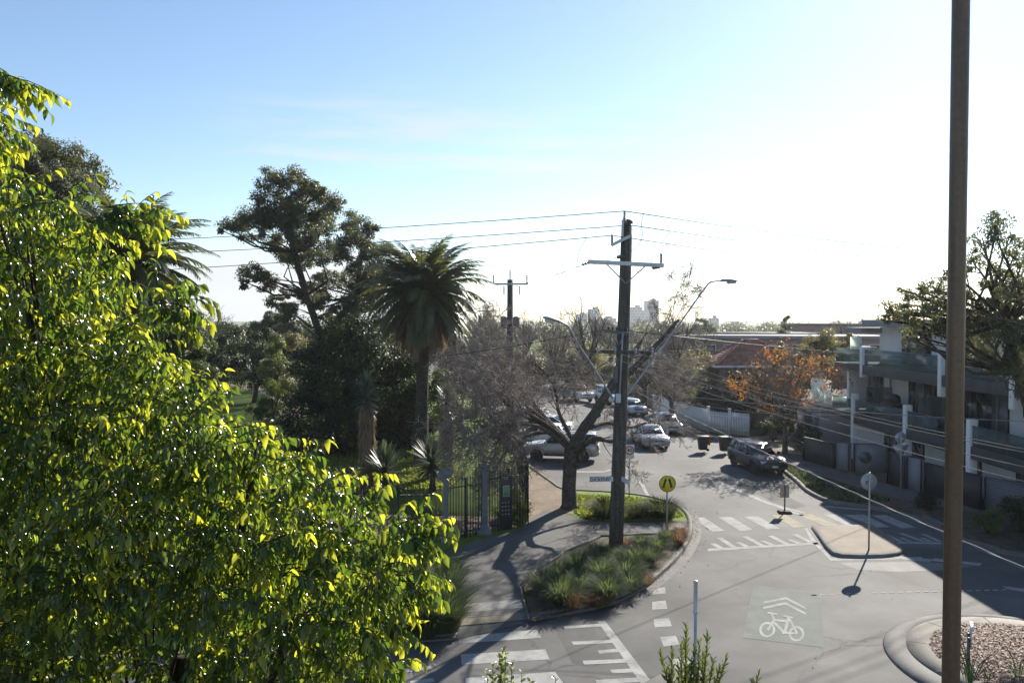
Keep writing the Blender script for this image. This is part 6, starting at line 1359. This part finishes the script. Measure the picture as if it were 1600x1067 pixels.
car('parked_car', 'blue grey van like car half hidden by foliage right of the palm trunk', (-9.2, 118, 0), HD(.3, -1), 'van', 'car_blue')
car('parked_car', 'small silver car far down the road seen through the bare branches', (-2.2, 119, 0), HD(.4, -1), 'sedan', 'car_silver')
car('parked_car', 'white car far along the left kerb below the palm fronds', (-6.6, 104, 0), HD(.3, -1), 'hatch', 'car_white')
car('parked_car', 'grey car halfway along the left kerb behind the bare branches', (-2.2, 84, 0), HD(-.8, .6), 'hatch', 'car_grey')

# ------------------------------------------------------------------ the near glossy tree at left and garden tips at the bottom
def near_tree():
    rng = np.random.default_rng(101); base = Vector((-2.6, 5.2, 0)); root = thing('ficus_tree', 'large near tree with glossy drooping green leaves filling the left of the photo', 'tree', base)
    blobs = [(20, 335, 5.3, 58), (95, 315, 5.2, 30), (150, 350, 5.2, 34), (60, 420, 5.3, 80), (140, 440, 5.2, 52), (-70, 400, 5.4, 120), (200, 350, 5.2, 22), (45, 540, 5.3, 100), (150, 545, 5.2, 76), (215, 560, 5.1, 50), (255, 465, 5.1, 34), (285, 480, 5.1, 20), (240, 640, 5.0, 70), (300, 650, 5.0, 46), (350, 690, 4.9, 60), (300, 720, 4.9, 70),
             (420, 715, 4.9, 46), (465, 760, 4.9, 46), (510, 790, 4.8, 46), (560, 830, 4.8, 48), (610, 835, 4.8, 40), (655, 830, 4.8, 30), (410, 820, 4.7, 86), (515, 880, 4.7, 76), (600, 900, 4.7, 56), (640, 925, 4.7, 34), (580, 975, 4.6, 56), (480, 985, 4.6, 90), (350, 900, 4.7, 90), (210, 760, 4.9, 100), (70, 690, 5.1, 120), (560, 1050, 4.6, 56), (600, 1045, 4.5, 30), (420, 1070, 4.5, 80),
             (290, 1050, 4.7, 90), (150, 900, 5.0, 100), (30, 860, 5.1, 110), (-120, 600, 5.5, 140), (-140, 850, 5.4, 150), (90, 1060, 4.9, 100), (-60, 1050, 5.2, 120), (300, 830, 5.0, 80), (120, 640, 5.0, 60), (-80, 250, 5.6, 60), (-90, 150, 5.6, 60), (520, 1180, 4.6, 120), (300, 1200, 4.8, 150), (60, 1200, 5.2, 150)]
    C = []; Rr = []
    for a, b, d, q in blobs:
        if a > 340: a -= 22 if a < 540 else 14; q *= .93
        for dd, s in ((0, 1), (.75, 1.0), (1.5, .95), (2.2, .8)):
            if dd and q < 40: continue
            C.append(tuple(P(a + rng.normal() * 8 * (dd > 0), b, d + dd + rng.uniform(-.1, .1)) - base)); Rr.append(q / F * (d + dd * .6) * s)
    C = np.array(C); Rr = np.array(Rr)
    tw = []      # twigs: start, dir, length
    for c, q in zip(C, Rr):
        n = int(8 + 210 * q * q); dv = rdir(rng, n); dv[:, 1] -= .25; dv = norm(dv)
        for v in dv: tw.append((c + v * q * rng.uniform(.3, .72), v * np.array([1, 1, .6]) + np.array([.22, -.05, .10]), (q * .25 + rng.uniform(.16, .26)) * (1.9 if rng.uniform() < .10 else 1)))
    def spray(a, b, d, n=3, L=None):
        p, q = P(*a, d) - base, P(*b, d) - base
        for i in range(n):
            o = Vector(rdir(rng, 1)[0]) * .05; e = q.lerp(p, .25 * i / n)
            tw.append((np.array(p + o), np.array((e - p).normalized()) + rdir(rng, 1)[0] * (.12 if i else .02), (e - p).length))
    for a, b, d, n in (((-60, 105), (55, 112), 5.2, 5), ((-20, 115), (112, 128), 5.2, 3), ((0, 118), (85, 150), 5.2, 3), ((-50, 110), (30, 135), 5.2, 4), ((-60, 190), (50, 195), 5.2, 5), ((-50, 205), (35, 225), 5.2, 4), ((-40, 200), (10, 240), 5.2, 3), ((170, 335), (262, 312), 5.1, 3), ((190, 345), (285, 345), 5.1, 3), ((150, 350), (235, 310), 5.1, 3),
                       ((260, 470), (318, 520), 5.0, 3), ((270, 450), (300, 425), 5.0, 3), ((300, 640), (355, 592), 4.9, 3), ((370, 680), (435, 645), 4.8, 3), ((430, 720), (490, 690), 4.8, 3), ((490, 770), (535, 745), 4.7, 4), ((640, 830), (712, 800), 4.7, 4), ((650, 840), (705, 865), 4.7, 4), ((630, 900), (700, 890), 4.6, 4), ((630, 915), (690, 940), 4.6, 4), ((600, 975), (640, 1000), 4.5, 4), ((590, 1040), (635, 1045), 4.5, 3), ((580, 770), (600, 745), 4.7, 3), ((630, 810), (672, 785), 4.7, 3), ((560, 800), (590, 775), 4.7, 3), ((400, 850), (480, 800), 4.3, 3), ((180, 850), (225, 830), 4.2, 3), ((470, 900), (540, 880), 4.3, 4)):
        spray(a, b, d, n)
    A = []; B = []; ra = []; rb = []; LP = []; LD = []; LN = []; LS = []; TT = []
    for p, d, L in tw:
        d = d / np.linalg.norm(d); n = max(6, int(L / .028)); ns = 4; pts = [p]; yl = .85 if rng.uniform() < .6 else .1
        for s in range(ns):
            d = d + np.array([0, 0, -.10 - .04 * s]) + rng.normal(size=3) * .10; d /= np.linalg.norm(d); q = pts[-1] + d * L / ns; A.append(pts[-1]); B.append(q); ra.append(.0045 - .0008 * s); rb.append(.0037 - .0008 * s); pts.append(q)
        sd_ = np.cross(d, [0, 0, 1.]); sd_ /= np.linalg.norm(sd_) + 1e-6
        for i in range(n):
            t = (i + .8) / n; j = min(int(t * ns), ns - 1); pos = pts[j] + (pts[j + 1] - pts[j]) * (t * ns - j); sg = 1 if i % 2 else -1
            ld = d * .55 + sd_ * sg * rng.uniform(.5, 1.1) + np.array([0, 0, -.25 - rng.uniform(0, .5)]) + rng.normal(size=3) * .22
            LP.append(pos); LD.append(ld); LN.append(np.array([0, 0, 1.]) + rng.normal(size=3) * .35 - d * .2); LS.append(rng.uniform(.05, .108)); TT.append(np.clip((t - .45) * 1.9 + rng.normal() * .15, 0, 1) if rng.uniform() < yl else rng.uniform(0, .25))
    v, f = scatter(*LEAFN, np.array(LP), np.array(LD), np.array(LN), np.array(LS)); print('near leaves', len(LP))
    raw_mesh('crown', v, [f], 'leaf_ficus', smooth=True, tint=np.repeat(TT, len(LEAFN[0])), parent=root)
    v, f = tubes(A, B, ra, rb, 4); raw_mesh('twigs', v, [f], 'bark_dark', parent=root)
    m = MB(); top = Vector((.1, .9, 5.2)); m.tube([(0, .2, -.1), (0, .3, 1.5), (.05, .6, 3.4), top], [.26, .2, .17, .13], 12)
    for c, q in zip(C[::7], Rr[::7]):
        c = Vector(c); s = Vector((0, .6, min(5.2, 3.2 + rng.uniform(0, 2)))); mid = s.lerp(c, .5) + Vector((0, .25, -.1)) + Vector(rng.normal(size=3)) * .08
        m.tube([s, mid, c], [.012, .008, .004], 6, False)
        for _ in range(5):
            d = Vector(rdir(rng, 1)[0]); m.tube([mid.lerp(c, .6), c + d * q * .35, c + d * q * .75], [.012, .009, .004], 5, False)
    m.build('trunk', 'bark_dark', root, smooth=True)
near_tree()
def tip(label, D, stems, size, mt, seed, shape, aspect, sp, tintr=(0, 1), upv=.6):
    rng = np.random.default_rng(seed); x0 = P(stems[0][0], 533, D).x; base = Vector((x0, D, 0)); root = thing('garden_shrub', label, 'shrub', base)
    m = MB(); LP = []; LD = []; LN = []; LS = []
    for (px_, top, bpx) in stems:
        t = P(px_, top, D + rng.uniform(-.1, .1)) - base; b = P(bpx, 1150, D) - base; g0 = Vector((rng.normal() * .05, rng.normal() * .05, -.05))
        k = b.lerp(t, .5) + Vector((rng.normal() * .02, rng.normal() * .02, 0)); m.tube([g0, b.lerp(g0, .4), b, k, t], [.03, .018, .009, .006, .002], 6)
        L = (t - b).length; n = int(L / sp)
        for i in range(n):
            s = (i + .5) / n; p = b.lerp(k, s * 2) if s < .5 else k.lerp(t, s * 2 - 1); d = (t - b).normalized(); a = i * 2.4 + rng.uniform(-.4, .4)
            o = Vector((math.cos(a), math.sin(a), 0)); LP.append(p); LD.append(o * (1 - .4 * s) + d * upv + Vector(rng.normal(size=3) * .15)); LN.append(d - o * .4 + Vector(rng.normal(size=3) * .2)); LS.append(size * rng.uniform(.7, 1.15) * (1 - .45 * s ** 3))
    v, f = scatter(shape[0], shape[1], np.array(LP), np.array(LD), np.array(LN), np.array(LS), np.full(len(LP), aspect)); raw_mesh('foliage', v, [f], mt, smooth=True, tint=np.repeat(rng.uniform(*tintr, len(LP)), len(shape[0])), parent=root)
    m.build('stem', 'bark_dark', root)
tip('leafy yellow green shrub tip poking up at the bottom, left of the lane markings', 6.5, [(786, 1010, 780), (770, 1035, 772), (800, 1030, 795), (780, 1022, 785), (815, 1050, 800), (760, 1045, 768), (868, 1058, 866), (828, 1058, 826), (790, 1016, 790)], .085, 'leaf_tip', 111, leaf_long(4, .30, .15, .08), 1.0, .022, tintr=(.5, 1))
tip('olive leaved shrub with upright narrow shoots in front of the bollard', 6.8, [(1072, 975, 1068), (1050, 1015, 1056), (1092, 1000, 1085), (1106, 990, 1096), (1136, 1022, 1102), (1031, 1017, 1052), (1060, 1040, 1060), (1115, 1030, 1095), (1085, 1010, 1080), (1080, 1030, 1078), (1045, 1040, 1055), (1064, 1005, 1062), (1098, 1020, 1090), (1125, 1040, 1100), (1075, 1045, 1072), (1090, 1045, 1086)], .10, 'leaf_mid', 112, leaf_long(4, .15, .1, .05), 1.0, .011, tintr=(.2, .9), upv=1.1)
tip('single narrow leaved shoot at the bottom right of the olive shrub', 6.9, [(1186, 1048, 1180), (1176, 1064, 1176)], .10, 'leaf_mid', 113, leaf_long(4, .13, .1, .05), 1.0, .013, tintr=(.2, .9), upv=1.1)

# ------------------------------------------------------------------ the air: far things fade
hz_ = MB(); hz_.box((0, 700, 29), (2600, 1800, 62)); o = hz_.build('haze', 'sign_white')
m = bpy.data.materials.new('air'); m.use_nodes = True; t = m.node_tree; t.nodes.remove(t.nodes['Principled BSDF'])
v = N(t, 'ShaderNodeVolumePrincipled'); v.inputs['Color'].default_value = (.9, .94, 1, 1); v.inputs['Density'].default_value = .00022; v.inputs['Anisotropy'].default_value = .5
t.links.new(v.outputs[0], t.nodes['Material Output'].inputs['Volume']); o.data.materials.clear(); o.data.materials.append(m); tag(o, 'pale winter air fading the far skyline', None, None, 'stuff')
